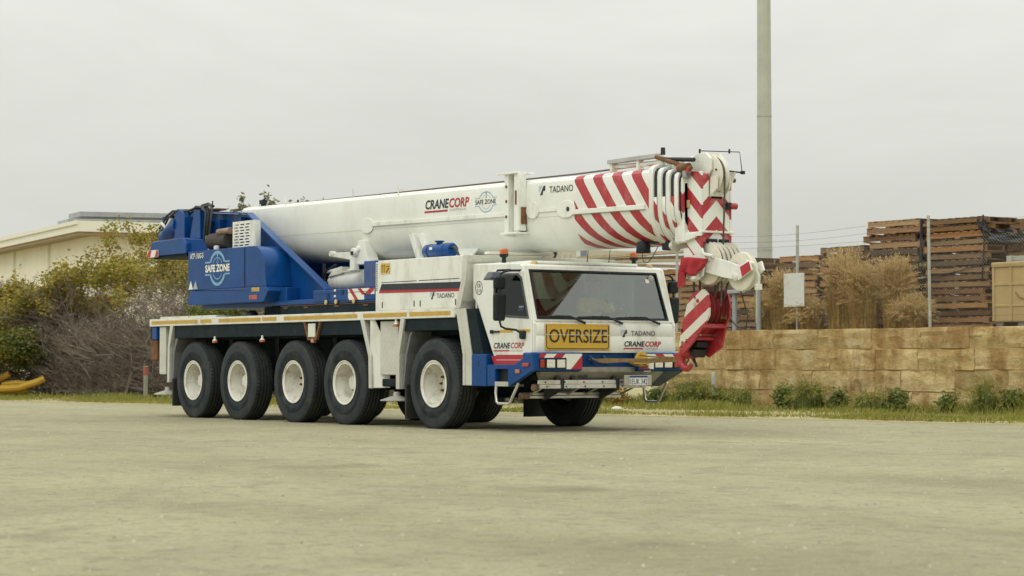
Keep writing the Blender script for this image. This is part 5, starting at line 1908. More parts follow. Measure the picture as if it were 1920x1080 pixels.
# =================================================================== TALL POLE
lpole = empty("light_pole", (-11.76, 16.0, 1.65))
tag(lpole, "tall pale green-grey steel light pole behind the wall rising out of the frame", "pole")
MB().tube([(0, 0, 0), (0, 0, 5), (0, 0, 16)], [.185, .175, .135], 12).build("pole_shaft", mat("pole_paint", (.47, .475, .40), .55, var=.08, scale=2, dirt=(.3, .3, .22), dirt_amt=.3), lpole, 25)
for z in (2.05, 5.3, 9.6):
    MB().tube([(0, 0, z), (0, 0, z + .05)], .192 - .004 * z / 2, 12).build("pole_band", galv, lpole, 25)
MB().box(-.07, .07, -.20, -.15, 1.2, 1.7).build("access_hatch", galv, lpole, bevel=.01)
MB().box(-.25, .25, -.25, .25, -.05, .04).build("base_plate", galv, lpole, bevel=.01)
MB().box(-.6, .6, -.15, .15, 15.9, 16.05).build("lamp_head", galv, lpole, bevel=.02)

# =================================================================== PALLETS
def wood(name, lo, hi, grain=(1, 10, 10)):
    m = bpy.data.materials.new(name)
    m.use_nodes = True
    nt, b = nodes_of(m)
    v = coords(nt)
    oi = nt.nodes.new("ShaderNodeObjectInfo")
    n = nt.nodes.new("ShaderNodeValToRGB")
    el = n.color_ramp.elements
    el[0].position, el[0].color = 0, (*lo, 1)
    el[1].position, el[1].color = 1, (*hi, 1)
    for p, c in ((.2, (.24, .155, .10)), (.4, (.50, .335, .19)), (.55, (.42, .21, .075)), (.7, (.56, .41, .25)), (.85, (.50, .29, .11))):
        e = el.new(p)
        e.color = (*c, 1)
    nt.links.new(oi.outputs['Random'], n.inputs['Fac'])
    tint = oi.outputs['Color']
    g = noise(nt, v, 5, 5, .7, mapscale=grain)
    c = mix(nt, 1., n.outputs['Color'], ramp(nt, g, .3, (.5, .48, .45), .7, (1.0, .95, .9)), 'MULTIPLY')
    c = mix(nt, 1., c, tint, 'MULTIPLY')
    nt.links.new(c, b.inputs['Base Color'])
    b.inputs['Roughness'].default_value = .9
    return m


wood_m = wood("weathered_timber", (.16, .11, .075), (.56, .43, .29))
def pallet_tree(Lx, Ly, H):
    """bearers along X, boards along Y"""
    root = empty("pallet")
    t = .022
    bh = H - 2 * t - .006
    def piece(name, x0, x1, y0, y1, z0, z1):
        o = MB().box(x0 - (x0 + x1) / 2, x1 - (x0 + x1) / 2, y0 - (y0 + y1) / 2, y1 - (y0 + y1) / 2, z0 - (z0 + z1) / 2, z1 - (z0 + z1) / 2).build(name, wood_m, root)
        o.location = ((x0 + x1) / 2, (y0 + y1) / 2, (z0 + z1) / 2)
    for y in (-Ly / 2 + .025, 0, Ly / 2 - .025):
        piece("bearer", -Lx / 2, Lx / 2, y - .025, y + .025, t, t + bh)
    n = 9
    for k in range(n):
        x = -Lx / 2 + (Lx - .11) * k / (n - 1)
        piece("board", x, x + .11, -Ly / 2 - .01, Ly / 2 + .01, t + bh + .001, t + bh + .001 + t)
    for k in (0, 4, 8):
        x = -Lx / 2 + (Lx - .12) * k / 8
        piece("board", x, x + .12, -Ly / 2 - .01, Ly / 2 + .01, 0, t - .001)
    return root


def ordinal(n):
    names = ["topmost", "second", "third", "fourth", "fifth", "sixth", "seventh", "eighth", "ninth", "tenth", "eleventh", "twelfth", "thirteenth", "fourteenth", "fifteenth", "sixteenth", "seventeenth", "eighteenth"]
    return names[n]


protos = {}
def stack(cx, cy, z, n, Lx, Ly, H, where, jit=.045, overs=()):
    for i in range(n):
        key = (Lx, Ly, H)
        if key not in protos:
            p = protos[key] = pallet_tree(*key)
        else:
            p = copy_tree(protos[key])
            for ch in list(p.children):
                ch.location.z += rnd.uniform(-.003, .003)
                if ch.name.startswith('board') and rnd.random() < .10:
                    bpy.data.objects.remove(ch)
        tint = rnd.choice(((1, .95, .9, 1), (.62, .60, .58, 1), (.85, .74, .60, 1), (1, .84, .62, 1), (.72, .74, .72, 1), (1.05, 1, .9, 1), (.5, .45, .4, 1)))
        for ch in p.children:
            ch.color = tint
        k = n - 1 - i
        p.location = (cx + rnd.uniform(-jit, jit) + (overs[k] if k < len(overs) else 0), cy + rnd.uniform(-jit, jit), z)
        p.rotation_euler = (rnd.uniform(-.004, .004), rnd.uniform(-.008, .008), rnd.uniform(-.035, .035))
        pre = "topmost pallet of" if k == 0 else ordinal(k) + " pallet from the top of"
        tag(p, f"{pre} {where}", "pallet", "weathered timber pallets stacked behind the wall")
        z += H + .003
    return z


ZT = 1.655
stack(-3.74, 14.55, ZT, 16, 1.70, 1.10, .143, "the tall strapped stack beside the tan bin", overs=(.04, .10, .02))
stack(-5.60, 14.55, ZT, 10, 1.62, 1.10, .143, "the stack between dry grass and strapped stack", overs=())
# the upper half of that stack stands off its lower half on high bearers
zt = stack(-5.52, 14.55, ZT + 10 * .146, 6, 1.52, 1.10, .15, "the loose stack left of the strapped stack", jit=.07, overs=(.1, .0, -.1, .05))
stack(-7.22, 14.75, ZT, 13, 1.36, 1.10, .143, "the low stack behind the dry grass clumps")
stack(-8.72, 14.75, ZT, 12, 1.22, 1.10, .143, "the low stack just right of the light pole")
stack(-10.5, 14.6, ZT, 12, 1.40, 1.10, .143, "the stack just left of the light pole")
stack(-12.6, 14.6, ZT, 11, 1.5, 1.10, .143, "the stack behind the red hook block")
stack(-14.2, 14.6, ZT, 11, 1.5, 1.10, .143, "the stack behind the cab's far mirror")
stack(-15.8, 14.6, ZT, 11, 1.5, 1.10, .143, "the stack above the middle of the cab roof")
stack(-2.45, 15.1, ZT, 15, .70, 1.10, .143, "the narrow stack behind the tan bin")
# straps and torn wrap on the tall stack
tape = mat("black_wrap", (.012, .014, .018), .45, var=.3, scale=5)
b = MB()
b.tube([(-4.6, 13.97, 2.75), (-3.6, 13.96, 2.88), (-2.87, 13.95, 3.02), (-2.86, 14.4, 3.06), (-2.86, 15.1, 3.10)], .012, 5)
b.tube([(-2.95, 13.96, 4.0), (-2.92, 13.95, 3.4), (-2.98, 13.95, 2.7)], .018, 5)
b.tube([(-4.66, 13.97, 4.0), (-4.68, 13.96, 3.0), (-4.66, 13.97, 1.8)], .03, 5)
def film(b, P, n=8):
    A, B_, C_, D_ = [Vector(p) for p in P]
    vs, fs = [], []
    for i in range(n + 1):
        for j in range(n + 1):
            u, v_ = i / n, j / n
            p = A.lerp(B_, u).lerp(D_.lerp(C_, u), v_)
            p += Vector((rnd.uniform(-.02, .02), rnd.uniform(-.03, .03), rnd.uniform(-.03, .03)))
            vs.append(p)
    for i in range(n):
        for j in range(n):
            if rnd.random() < .2: continue
            q = i * (n + 1) + j
            fs.append((q, q + 1, q + n + 2, q + n + 1))
    b.add(vs, fs)


film(b, [(-2.83, 13.98, 3.78), (-2.05, 14.5, 3.62), (-2.05, 14.5, 3.38), (-2.83, 13.98, 3.42)])
film(b, [(-3.1, 13.94, 3.92), (-2.80, 13.94, 3.92), (-2.80, 13.94, 3.45), (-2.95, 13.94, 3.5)], 5)
tag(b.build("pallet_wrap", tape), "torn black wrap and straps around the tallest pallet stack", "plastic wrap")

# tan plastic bin at the right edge
bn_ = empty("plastic_bin", (-1.25, 13.55, 1.66))
tag(bn_, "big tan ribbed plastic bin in front of the tall pallet stack", "bin")
tan = mat("tan_plastic", (.46, .335, .15), .55, var=.08, scale=3, dirt=(.36, .24, .10), dirt_amt=.4)
MB().box(-.66, .66, -.45, .45, .12, 1.22).build("bin_body", tan, bn_, bevel=.03)
MB().box(-.70, .70, -.49, .49, 1.20, 1.30).build("bin_rim", tan, bn_, bevel=.02)
for x in (-.66, -.22, .22, .66):
    MB().box(x - .03, x + .03, -.475, -.44, .14, 1.21).build("bin_rib", tan, bn_, bevel=.008)
MB().box(-.64, .64, -.47, -.44, .84, .90).build("bin_rib", tan, bn_, bevel=.008)
MB().box(-.64, .64, -.465, -.44, .42, .47).build("bin_rib", tan, bn_, bevel=.008)
MB().tube([(-.10, -.465, .70), (.0, -.47, .60), (.14, -.47, .57), (.26, -.465, .63)], .014, 6).build("bin_handle", mat("bin_shadow_line", (.22, .14, .06), .6), bn_)  # handle in a darker brown than the bin
for x in (-.55, 0, .55):
    MB().box(x - .09, x + .09, -.42, .42, 0, .12).build("bin_foot", mat("bin_skid", (.20, .19, .18), .7, var=.2), bn_, bevel=.01)
tp = empty("slatted_crate", (-1.10, 13.6, 2.965))
tag(tp, "grey slatted crate lid lying on top of the tan bin", "crate")
for k in range(4):
    MB().box(-.45, .55, -.38 + k * .2, -.24 + k * .2, 0, .028).build("slat", mat("lid_grey", (.40, .40, .36), .6), tp)
for z in (.04, .085):
    MB().box(-.45, .55, -.40, -.37, z, z + .028).build("slat", bpy.data.materials["lid_grey"], tp)
MB().box(-.56, -.43, -.42, .40, 0, .12).build("crate_end", bpy.data.materials["lid_grey"], tp, bevel=.01)

# long pale boards lying over the stacks behind the cab
board_m = wood("pale_timber", (.55, .48, .34), (.62, .55, .40))
for n_ in bpy.data.materials["pale_timber"].node_tree.nodes:
    if n_.type == 'VALTORGB' and len(n_.color_ramp.elements) == 7:
        for e in n_.color_ramp.elements:
            e.color = (.58 + rnd.uniform(-.06, .06), .50 + rnd.uniform(-.05, .05), .36, 1)
zb = ZT + 11 * .146
for i, (x0, x1, y, dz, sag, lab) in enumerate(((-17.2, -13.0, 14.2, .02, -.10, "lowest drooping pale board"), (-17.4, -12.4, 14.4, .12, -.05, "second pale board"), (-16.9, -12.3, 14.3, .22, -.03, "third pale board"), (-17.3, -12.5, 14.6, .30, -.02, "fourth pale board"), (-17.0, -12.2, 14.35, .38, 0., "uppermost red-edged pale board"))):
    b = MB()
    n = 12
    lo_, hi_ = [], []
    for k in range(n + 1):
        t = k / n
        x = x0 + (x1 - x0) * t
        s_ = sag * (t ** 3) * 3
        lo_.append((x, zb + dz + s_))
        hi_.append((x, zb + dz + s_ + .075))
    b.xz(lo_ + hi_[::-1], y - .1, y + .1)
    o = b.build("long_board", board_m)
    tag(o, lab + " lying across the pallet stacks behind the cab", "board", "long boards over the stacks")
    e = MB()
    e.xz([(x1 - .16, zb + dz + sag * 3 * .93 - .002), (x1 + .004, zb + dz + sag * 3 - .002), (x1 + .004, zb + dz + sag * 3 + .078), (x1 - .16, zb + dz + sag * 3 * .93 + .078)], y - .103, y + .103)
    e.build("red_end", red_ink, o)

# cream storage container behind the cab
sc_ = empty("storage_container", (-19.6, 17.5, 1.6))
tag(sc_, "cream storage container with a white corner post seen above the cab roof", "container")
cream = mat("cream_paint", (.55, .51, .38), .5, var=.06, scale=2, dirt=(.35, .28, .18), dirt_amt=.3)
MB().box(-5.0, 0, -1.2, 1.2, 0, 2.5).build("container_body", cream, sc_, bevel=.02)
for k in range(18):
    MB().box(-4.9 + k * .26, -4.78 + k * .26, -1.225, -1.195, .15, 2.35).build("corrugation", cream, sc_)
MB().box(-.02, .16, -1.28, -1.1, 0, 2.55).build("corner_post", mat("post_white", (.70, .70, .62), .5), sc_, bevel=.02)
MB().box(.161, .28, -1.27, -1.12, 0, 2.5).build("end_frame", mat("frame_grey_blue", (.20, .24, .30), .5), sc_, bevel=.02)
MB().box(-1.1, -1.0, -1.26, -1.19, 0, 2.5).build("door_seal", ink, sc_)

# =================================================================== VEGETATION
def leaf_mesh_add(acc, centers, size, rs, flat=.5, aspect=.45):
    """acc: list collecting (verts, count) of diamond leaves"""
    n = len(centers)
    d = rs.normal(size=(n, 3))
    d[:, 2] *= flat
    d /= np.linalg.norm(d, axis=1, keepdims=True) + 1e-9
    e = rs.normal(size=(n, 3))
    e -= d * (e * d).sum(1, keepdims=True)
    e /= np.linalg.norm(e, axis=1, keepdims=True) + 1e-9
    s = size * rs.uniform(.6, 1.35, (n, 1))
    c = np.asarray(centers)
    acc.append(np.stack([c - d * s, c + e * s * aspect, c + d * s, c - e * s * aspect], 1))


def quads_obj(name, acc, m, parent=None):
    Q = np.concatenate(acc).astype(np.float32)
    n = len(Q)
    me = bpy.data.meshes.new(name)
    me.vertices.add(n * 4)
    me.vertices.foreach_set('co', Q.ravel())
    me.loops.add(n * 4)
    me.loops.foreach_set('vertex_index', np.arange(n * 4, dtype=np.int32))
    me.polygons.add(n)
    me.polygons.foreach_set('loop_start', np.arange(n, dtype=np.int32) * 4)
    me.polygons.foreach_set('loop_total', np.full(n, 4, np.int32))
    me.update(calc_edges=True)
    me.materials.append(m)
    o = bpy.data.objects.new(name, me)
    COL.objects.link(o)
    if parent:
        o.parent = parent
    return o


def leaf_mat(name, cols, trans=.25):
    m = bpy.data.materials.new(name)
    m.use_nodes = True
    nt, b = nodes_of(m)
    v = coords(nt)
    n = noise(nt, v, 1.3, 3, .6)
    n2 = noise(nt, v, 11, 2, .6)
    c = ramp(nt, n, .35, cols[0], .62, cols[1])
    c = mix(nt, ramp(nt, n2, .48, (0, 0, 0), .66, (.8,) * 3), c, cols[2])
    nt.links.new(c, b.inputs['Base Color'])
    b.inputs['Roughness'].default_value = .6
    b.inputs['Specular IOR Level'].default_value = .25
    tr = nt.nodes.new("ShaderNodeBsdfTranslucent")
    nt.links.new(c, tr.inputs['Color'])
    ms = nt.nodes.new("ShaderNodeMixShader")
    ms.inputs[0].default_value = trans
    o = nt.nodes["Material Output"]
    nt.links.new(b.outputs[0], ms.inputs[1])
    nt.links.new(tr.outputs[0], ms.inputs[2])
    nt.links.new(ms.outputs[0], o.inputs['Surface'])
    return m


olive = leaf_mat("olive_leaves", ((.18, .20, .035), (.37, .32, .055), (.45, .24, .065)))
green = leaf_mat("green_leaves", ((.09, .14, .025), (.20, .23, .05), (.28, .22, .06)))
weed_g = leaf_mat("weed_leaves", ((.11, .15, .04), (.21, .25, .065), (.29, .30, .10)))
grass_m = leaf_mat("grass_blades", ((.17, .20, .03), (.29, .29, .055), (.42, .35, .14)))
dry_m = leaf_mat("dry_grass", ((.38, .235, .06), (.60, .41, .12), (.30, .16, .045)), .3)
plume_m = leaf_mat("dry_plumes", ((.55, .41, .18), (.70, .54, .27), (.46, .29, .13)), .3)
gum = leaf_mat("gum_leaves", ((.12, .13, .06), (.20, .19, .09), (.24, .20, .10)))
bark = mat("grey_bark", (.19, .155, .12), .9, var=.35, scale=5, bump=.6)
twig_m = mat("grey_twigs", (.245, .20, .16), .9, var=.35, scale=2.5)


def tubes_np(segs, name, m, parent=None):
    """segs: arrays p0, p1, r0, r1 -> three-sided sticks in one mesh"""
    p0, p1, r0, r1 = [np.asarray(a, float) for a in segs]
    n = len(p0)
    d = p1 - p0
    d /= np.linalg.norm(d, axis=1, keepdims=True) + 1e-9
    ref = np.where(np.abs(d[:, 2:3]) > .9, np.array([[1., 0, 0]]), np.array([[0, 0, 1.]]))
    a = np.cross(d, ref)
    a /= np.linalg.norm(a, axis=1, keepdims=True) + 1e-9
    b = np.cross(d, a)
    ring = []
    for P, r in ((p0, r0), (p1, r1)):
        for k in range(3):
            an = 2 * math.pi * k / 3
            ring.append(P + (a * math.cos(an) + b * math.sin(an)) * r[:, None])
    V_ = np.stack(ring, 1).astype(np.float32)
    F = np.array([(0, 1, 4, 3), (1, 2, 5, 4), (2, 0, 3, 5)])
    idx = (np.arange(n) * 6)[:, None, None] + F[None]
    me = bpy.data.meshes.new(name)
    me.vertices.add(n * 6)
    me.vertices.foreach_set('co', V_.ravel())
    me.loops.add(n * 12)
    me.loops.foreach_set('vertex_index', idx.astype(np.int32).ravel())
    me.polygons.add(n * 3)
    me.polygons.foreach_set('loop_start', np.arange(n * 3, dtype=np.int32) * 4)
    me.polygons.foreach_set('loop_total', np.full(n * 3, 4, np.int32))
    me.update(calc_edges=True)
    me.materials.append(m)
    o = bpy.data.objects.new(name, me)
    COL.objects.link(o)
    if parent:
        o.parent = parent
    return o


def grow(seed, h, spread, levels=5, kids=(3, 4), trunks=3, lean=.5, r0=.07):
    """random branching; returns thick and thin segments and twig tips"""
    rs = random.Random(seed)
    thick, thin, tips = [], [], []
    def go(p, d, L_, r, lv):
        q = p
        steps = 3 if lv < 3 else 2
        for s in range(steps):
            d = (d + Vector((rs.gauss(0, .22), rs.gauss(0, .22), rs.gauss(.02, .16)))).normalized()
            q2 = q + d * (L_ / steps)
            r2 = r * .86
            (thick[-1] if r > .018 else thin).append((q, q2, r, r2))
            if lv >= 2 and rs.random() < .6:
                dd = (d + Vector((rs.gauss(0, .9), rs.gauss(0, .9), rs.gauss(0, .5)))).normalized()
                thin.append((q2, q2 + dd * L_ * rs.uniform(.3, .7), r2 * .5, .003))
                tips.append((q2 + dd * L_ * .5, lv))
            q, r = q2, r2
        if lv >= levels:
            tips.append((q, lv))
            return
        for k in range(rs.choice(kids)):
            dd = (d + Vector((rs.gauss(0, .62), rs.gauss(0, .62), rs.gauss(.10, .35)))).normalized()
            go(q, dd, L_ * rs.uniform(.62, .86), r * rs.uniform(.55, .72), lv + 1)
    for t in range(trunks):
        thick.append([])
        a = rs.uniform(0, 6.28)
        d = Vector((math.cos(a) * lean, math.sin(a) * lean, 1)).normalized()
        go(Vector((rs.gauss(0, spread), rs.gauss(0, spread), -.05)), d, h * .34, r0, 1)
    return thick, thin, tips


def shrub(x, y, z, seed, h, label, leafm, leaf_lo, leaf_share, group, lsize=.06, per=58, levels=5, trunks=3, kids=(3, 4), r0=.07, name="scrub_tree", cat="tree", lean=.5):
    root = empty(name, (x, y, z))
    tag(root, label, cat, group)
    thick, thin, tips = grow(seed, h, .35, levels, kids, trunks, lean=lean, r0=r0)
    rs = np.random.RandomState(seed)
    zmax = max(t[0].z for t in tips)
    sc = h / zmax
    def A(segs): return ([tuple(s[0] * sc) for s in segs], [tuple(s[1] * sc) for s in segs], [s[2] for s in segs], [max(.003, s[3]) for s in segs])
    for stem in thick:
        tr = MB()
        for p, q, a, b_ in stem:
            tr.tube([p * sc, q * sc], [a, b_], 6, False)
        tr.build("trunk", bark, root, 60)
    tubes_np(A(thin), "twigs", twig_m, root)
    acc = []
    for p, lv in tips:
        hz = p.z * sc / h
        if hz > leaf_lo and rs.rand() < leaf_share * (.45 + .55 * (hz - leaf_lo) / (1.001 - leaf_lo)):
            m_ = int(per * rs.uniform(.5, 1.5))
            leaf_mesh_add(acc, rs.normal(np.array(p * sc), .135, (m_, 3)), lsize, rs)
    if acc:
        quads_obj("crown", acc, leafm, root)
    return root


GB = "scrubby trees behind the crane's tail"
SHR = [
    (-33.9, 6.2, 101, 3.6, "olive shrub at the left edge above the yellow pipes", olive, .34, .75),
    (-32.9, 7.0, 102, 3.95, "half-bare scrub tree with olive top left of the building's corner", olive, .66, .62),
    (-30.8, 6.7, 103, 4.2, "bare grey tree with pale forked limbs left of the crane", olive, .80, .40),
    (-30.4, 9.0, 104, 5.0, "tallest olive-crowned scrub tree beside the crane's blue tail", olive, .62, .75),
    (-26.8, 8.6, 105, 4.2, "bare tangled tree directly behind the crane's rear corner", olive, .85, .3),
    (-25.6, 11.4, 106, 4.4, "bushy tree showing leaves under the blue engine housing", green, .25, .5),
    (-22.3, 11.2, 107, 3.6, "scrub tree behind the crane's rear wheels", green, .3, .5),
    (-35.5, 10.5, 108, 4.5, "grey bare tree in front of the cream building's wall", olive, .8, .4),
]
for x, y, sd, h, lab, lm, ll, sh in SHR:
    shrub(x, y, 0, sd, h, lab, lm, ll, sh, GB)
shrub(-33.3, 4.9, 0, 120, 2.0, "low dark green shrub right behind the yellow pipes", green, .12, .85, GB, levels=4, per=70)
shrub(-28.4, 7.2, 0, 121, 3.0, "bare forked grey tree standing in front of the brush beside the marker post", olive, .9, .1, GB, levels=5, trunks=2, r0=.085)
shrub(-19.0, 11.8, 0, 109, 3.0, "leafy scrub tree behind the middle of the crane", green, .3, .5, GB)
shrub(-15.5, 11.0, 0, 110, 2.4, "dry brown scrub at the left end of the limestone wall", olive, .4, .3, GB)
for k, (x, y, h, lab) in enumerate(((-70.6, 33.4, 9.5, "distant gum tree whose top shows left over the boom"), (-69.9, 34.5, 9.0, "low distant tree top just over the boom's rear end"), (-69.2, 35.5, 9.15, "distant tree top furthest right above the boom"),
                                    )):
    shrub(x, y, 0, 200 + k, h, lab, gum, .45, .75, "distant trees above the boom", lsize=.13, per=34, levels=5, trunks=1, r0=.16, lean=.05)

# tangle of dead brush under the scrub trees
def brush():
    rs = np.random.RandomState(5)
    n = 34000
    t = rs.rand(n)
    X = -36 + 20 * t + rs.normal(0, .8, n)
    Yb = 5.3 + 5.4 * t
    Y = Yb + rs.uniform(-.5, 3.0, n)
    top = 2.3 + .5 * np.sin(X * 1.1) + .4 * np.sin(X * 2.7 + 1)
    Z = rs.rand(n) ** 1.1 * np.maximum(top, .6)
    d = rs.normal(size=(n, 3))
    d[:, 2] = np.abs(d[:, 2]) * .6 + .1
    d /= np.linalg.norm(d, axis=1, keepdims=True)
    Ln = rs.uniform(.25, .95, n)
    p0 = np.stack([X, Y, Z], 1)
    p1 = p0 + d * Ln[:, None]
    r0 = rs.uniform(.004, .011, n)
    return tag(tubes_np((p0, p1, r0, r0 * .4), "undergrowth", twig_m), kind='stuff', label="tangle of dead grey brush under the scrub trees", cat="undergrowth")


brush()

# grass on the verge
def blades(n, xf, yf, hmin, hmax, w, seed, lean=.35):
    rs = np.random.RandomState(seed)
    X, Y = xf(rs, n), None
    Y = yf(rs, X)
    patch = .5 + .5 * np.sin(X * .9 + np.sin(Y * 1.7) * 1.5) * np.sin(X * .37 + 1.3)
    keep = rs.rand(n) < (.05 + .95 * patch ** 1.6)
    X, Y, patch = X[keep], Y[keep], patch[keep]
    n = len(X)
    h = rs.uniform(hmin, hmax, n) * (.25 + .85 * patch)
    a = rs.rand(n) * 6.283
    d = np.stack([np.cos(a), np.sin(a)], 1)
    l = lean * h * rs.uniform(.2, 1.4, n)
    b0 = np.stack([X, Y, np.zeros(n)], 1)
    ww = w * rs.uniform(.6, 1.4, n)
    side = np.stack([-d[:, 1] * ww, d[:, 0] * ww, np.zeros(n)], 1)
    mid = b0 + np.stack([d[:, 0] * l * .4, d[:, 1] * l * .4, h * .6], 1)
    tip = b0 + np.stack([d[:, 0] * l, d[:, 1] * l, h], 1)
    return np.stack([b0 - side, b0 + side, mid + side * .7, tip], 1)


EDGE = lambda X: 2.35 + (X + 25.7) * .175
gq = [blades(60000, lambda rs, n: rs.uniform(-34, 7, n), lambda rs, X: EDGE(X) + .55 + np.abs(rs.normal(0, 1.0, len(X))) + .8 * np.sin(X * .9) ** 2 * rs.rand(len(X)), .03, .12, .010, 1),
      blades(26000, lambda rs, n: rs.uniform(-13, 7, n), lambda rs, X: np.minimum(11.75, 11.75 - np.abs(rs.normal(0, 1.1, len(X)))), .05, .22, .010, 2),
      blades(16000, lambda rs, n: rs.uniform(-36, -14, n), lambda rs, X: EDGE(X) + 1.6 + rs.rand(len(X)) * 3.0, .05, .24, .012, 3)]
gq.append(blades(16000, lambda rs, n: rs.uniform(-13, 7, n), lambda rs, X: 11.93 - np.abs(rs.normal(0, .22, len(X))), .10, .42, .009, 8, .5))
gq.append(blades(9000, lambda rs, n: rs.uniform(-30, 7, n), lambda rs, X: EDGE(X) + .25 + np.abs(rs.normal(0, .35, len(X))), .02, .09, .012, 9, .8))
tag(quads_obj("grass", gq, grass_m), kind='stuff', label="patchy green and straw grass along the yard edge", cat="grass")

# broad-leaved weeds at the foot of the wall
def weed(x, y, s, seed, label, m=weed_g):
    root = empty("weed", (x, y, 0))
    tag(root, label, "weed", "weeds along the foot of the wall")
    rs = np.random.RandomState(seed)
    n = int(34 + 50 * s)
    a = rs.rand(n) * 6.283
    out_ = rs.uniform(.1, 1, n) * s * .55
    p0 = np.stack([np.cos(a) * .04, np.sin(a) * .04, np.zeros(n)], 1)
    p1 = np.stack([np.cos(a) * out_, np.sin(a) * out_ * .7, s * rs.uniform(.35, 1.0, n)], 1)
    tubes_np((p0, p1, np.full(n, .006), np.full(n, .003)), "stem", m, root)
    acc = []
    for k in range(n):
        c = p0[k][None] + (p1[k] - p0[k])[None] * rs.uniform(.3, 1.05, (15, 1)) + rs.normal(0, .05, (15, 3))
        c[:, 2] = np.maximum(c[:, 2], .02)
        leaf_mesh_add(acc, c, .055, rs, .7, .38)
    quads_obj("leaves", acc, m, root)


for i, (x, y, s, lab) in enumerate(((-8.4, 11.6, .36, "dark low weed beside the short pale post"), (-6.45, 11.7, .5, "dusty grey-green weed against the wall's middle"), 
                                    (-4.9, 11.75, .42, "dark green weed touching the large fresh one"), (-3.1, 11.6, .42, "spreading dark weed under the stack of pallets"), (-1.9, 11.75, .38, "small upright dark weed below the fence post"), (-.15, 11.65, .52, "dense dark weed at the right edge of the frame"),
                                    (-10.2, 11.3, .40, "withered weed by the white post at the wall's end"))):
    weed(x, y, s, 300 + i, lab)
weed(-11.5, 11.2, .7, 330, "brown withered weed clump left of the wall's end", dry_m)
weed(-12.6, 11.4, .8, 331, "straw-coloured weed clump behind the front bumper", dry_m)

# dry fountain grass on top of the wall
def fountain(x, y, h, w_, seed, label, n=1500, z=1.65, m1=None, m2=None, name="dry_grass_clump", cat="dry grass", group="dry grass clumps on the wall"):
    root = empty(name, (x, y, z))
    tag(root, label, cat, group)
    rs = np.random.RandomState(seed)
    a = rs.rand(n) * 6.283
    reach = w_ * (.05 + .55 * rs.rand(n) ** 1.1)
    hh = h * (.25 + .85 * rs.rand(n) ** .8)
    acc, P0, P1, pl_ = [], [], [], []
    a2, r2 = rs.rand(n) * 6.283, w_ * .62 * np.sqrt(rs.rand(n))
    prev = np.stack([np.cos(a2) * r2, np.sin(a2) * r2 * .7, np.zeros(n)], 1)
    side = np.stack([-np.sin(a), np.cos(a), np.zeros(n)], 1) * .007
    for t0, t1 in ((0, .3), (.3, .55), (.55, .8), (.8, 1)):
        def pt(t):
            rr_ = reach * t ** 1.7
            zz = hh * (1 - (1 - t) ** 1.7) - .42 * reach * t ** 3.5
            return np.stack([np.cos(a) * rr_, np.sin(a) * rr_, zz], 1) + prev
        A_, B_ = pt(t0), pt(t1)
        acc.append(np.stack([A_ - side * (1.1 - t0), A_ + side * (1.1 - t0), B_ + side * (1.1 - t1), B_ - side * (1.1 - t1)], 1))
        if t1 == 1: pl_ = (A_, B_)
    quads_obj("blades", acc, m1 or dry_m, root)
    acc2 = []
    for k in [q for q in range(n) if hh[q] > .55 * h and q % 2 == 0]:
        d = pl_[1][k] - pl_[0][k]
        d = d / (np.linalg.norm(d) + 1e-9)
        c = pl_[1][k][None] + d[None] * rs.uniform(-.10, .16, (14, 1)) + rs.normal(0, .010, (14, 3))
        dd = d[None] + rs.normal(0, .35, (14, 3))
        e = np.cross(dd, rs.normal(size=(14, 3)))
        e /= np.linalg.norm(e, axis=1, keepdims=True) + 1e-9
        acc2.append(np.stack([c - dd * .03, c + e * .006, c + dd * .03, c - e * .006], 1))
    quads_obj("plumes", acc2, m2 or plume_m, root)


for i, (x, y, h, w_, lab) in enumerate(((-7.75, 12.9, 1.2, .5, "small dry grass clump left of the white panel"), (-6.1, 13.1, 1.55, .62, "tallest dry grass clump just right of the white panel"), (-5.35, 12.95, 1.25, .55, "wide dry grass clump below the pallets"),
                                        (-4.55, 13.1, 1.35, .50, "brown dry grass clump beside the right fence post"), (-3.95, 12.95, .6, .5, "low dark dry grass clump nearest the right fence post"), (-8.5, 13.2, .8, .5, "short dry grass clump under the light pole"), (-6.85, 12.85, .62, .5, "low dry grass clump under the white panel"))):
    fountain(x, y, h, w_, 400 + i, lab)

gw_ = dict(z=0., m1=weed_g, m2=grass_m, name="weed", cat="weed", group="weeds along the foot of the wall")
fountain(-9.05, 11.4, .62, .7, 420, "widest grassy green weed, directly right of the hook block's foot", 600, **gw_)
fountain(-5.5, 11.5, .55, .55, 421, "tall grassy yellow-green weed in the middle of the wall", 520, **gw_)
fountain(-.85, 11.6, .60, .40, 422, "narrow upright grassy weed near the right end of the wall", 260, **gw_)
fountain(-7.7, 11.5, .45, .6, 423, "low grassy tuft between the pale post and the middle weeds", 300, **gw_)
fountain(-3.6, 11.4, .40, .6, 424, "low yellowish tuft left of the spreading dark weed", 300, **gw_)

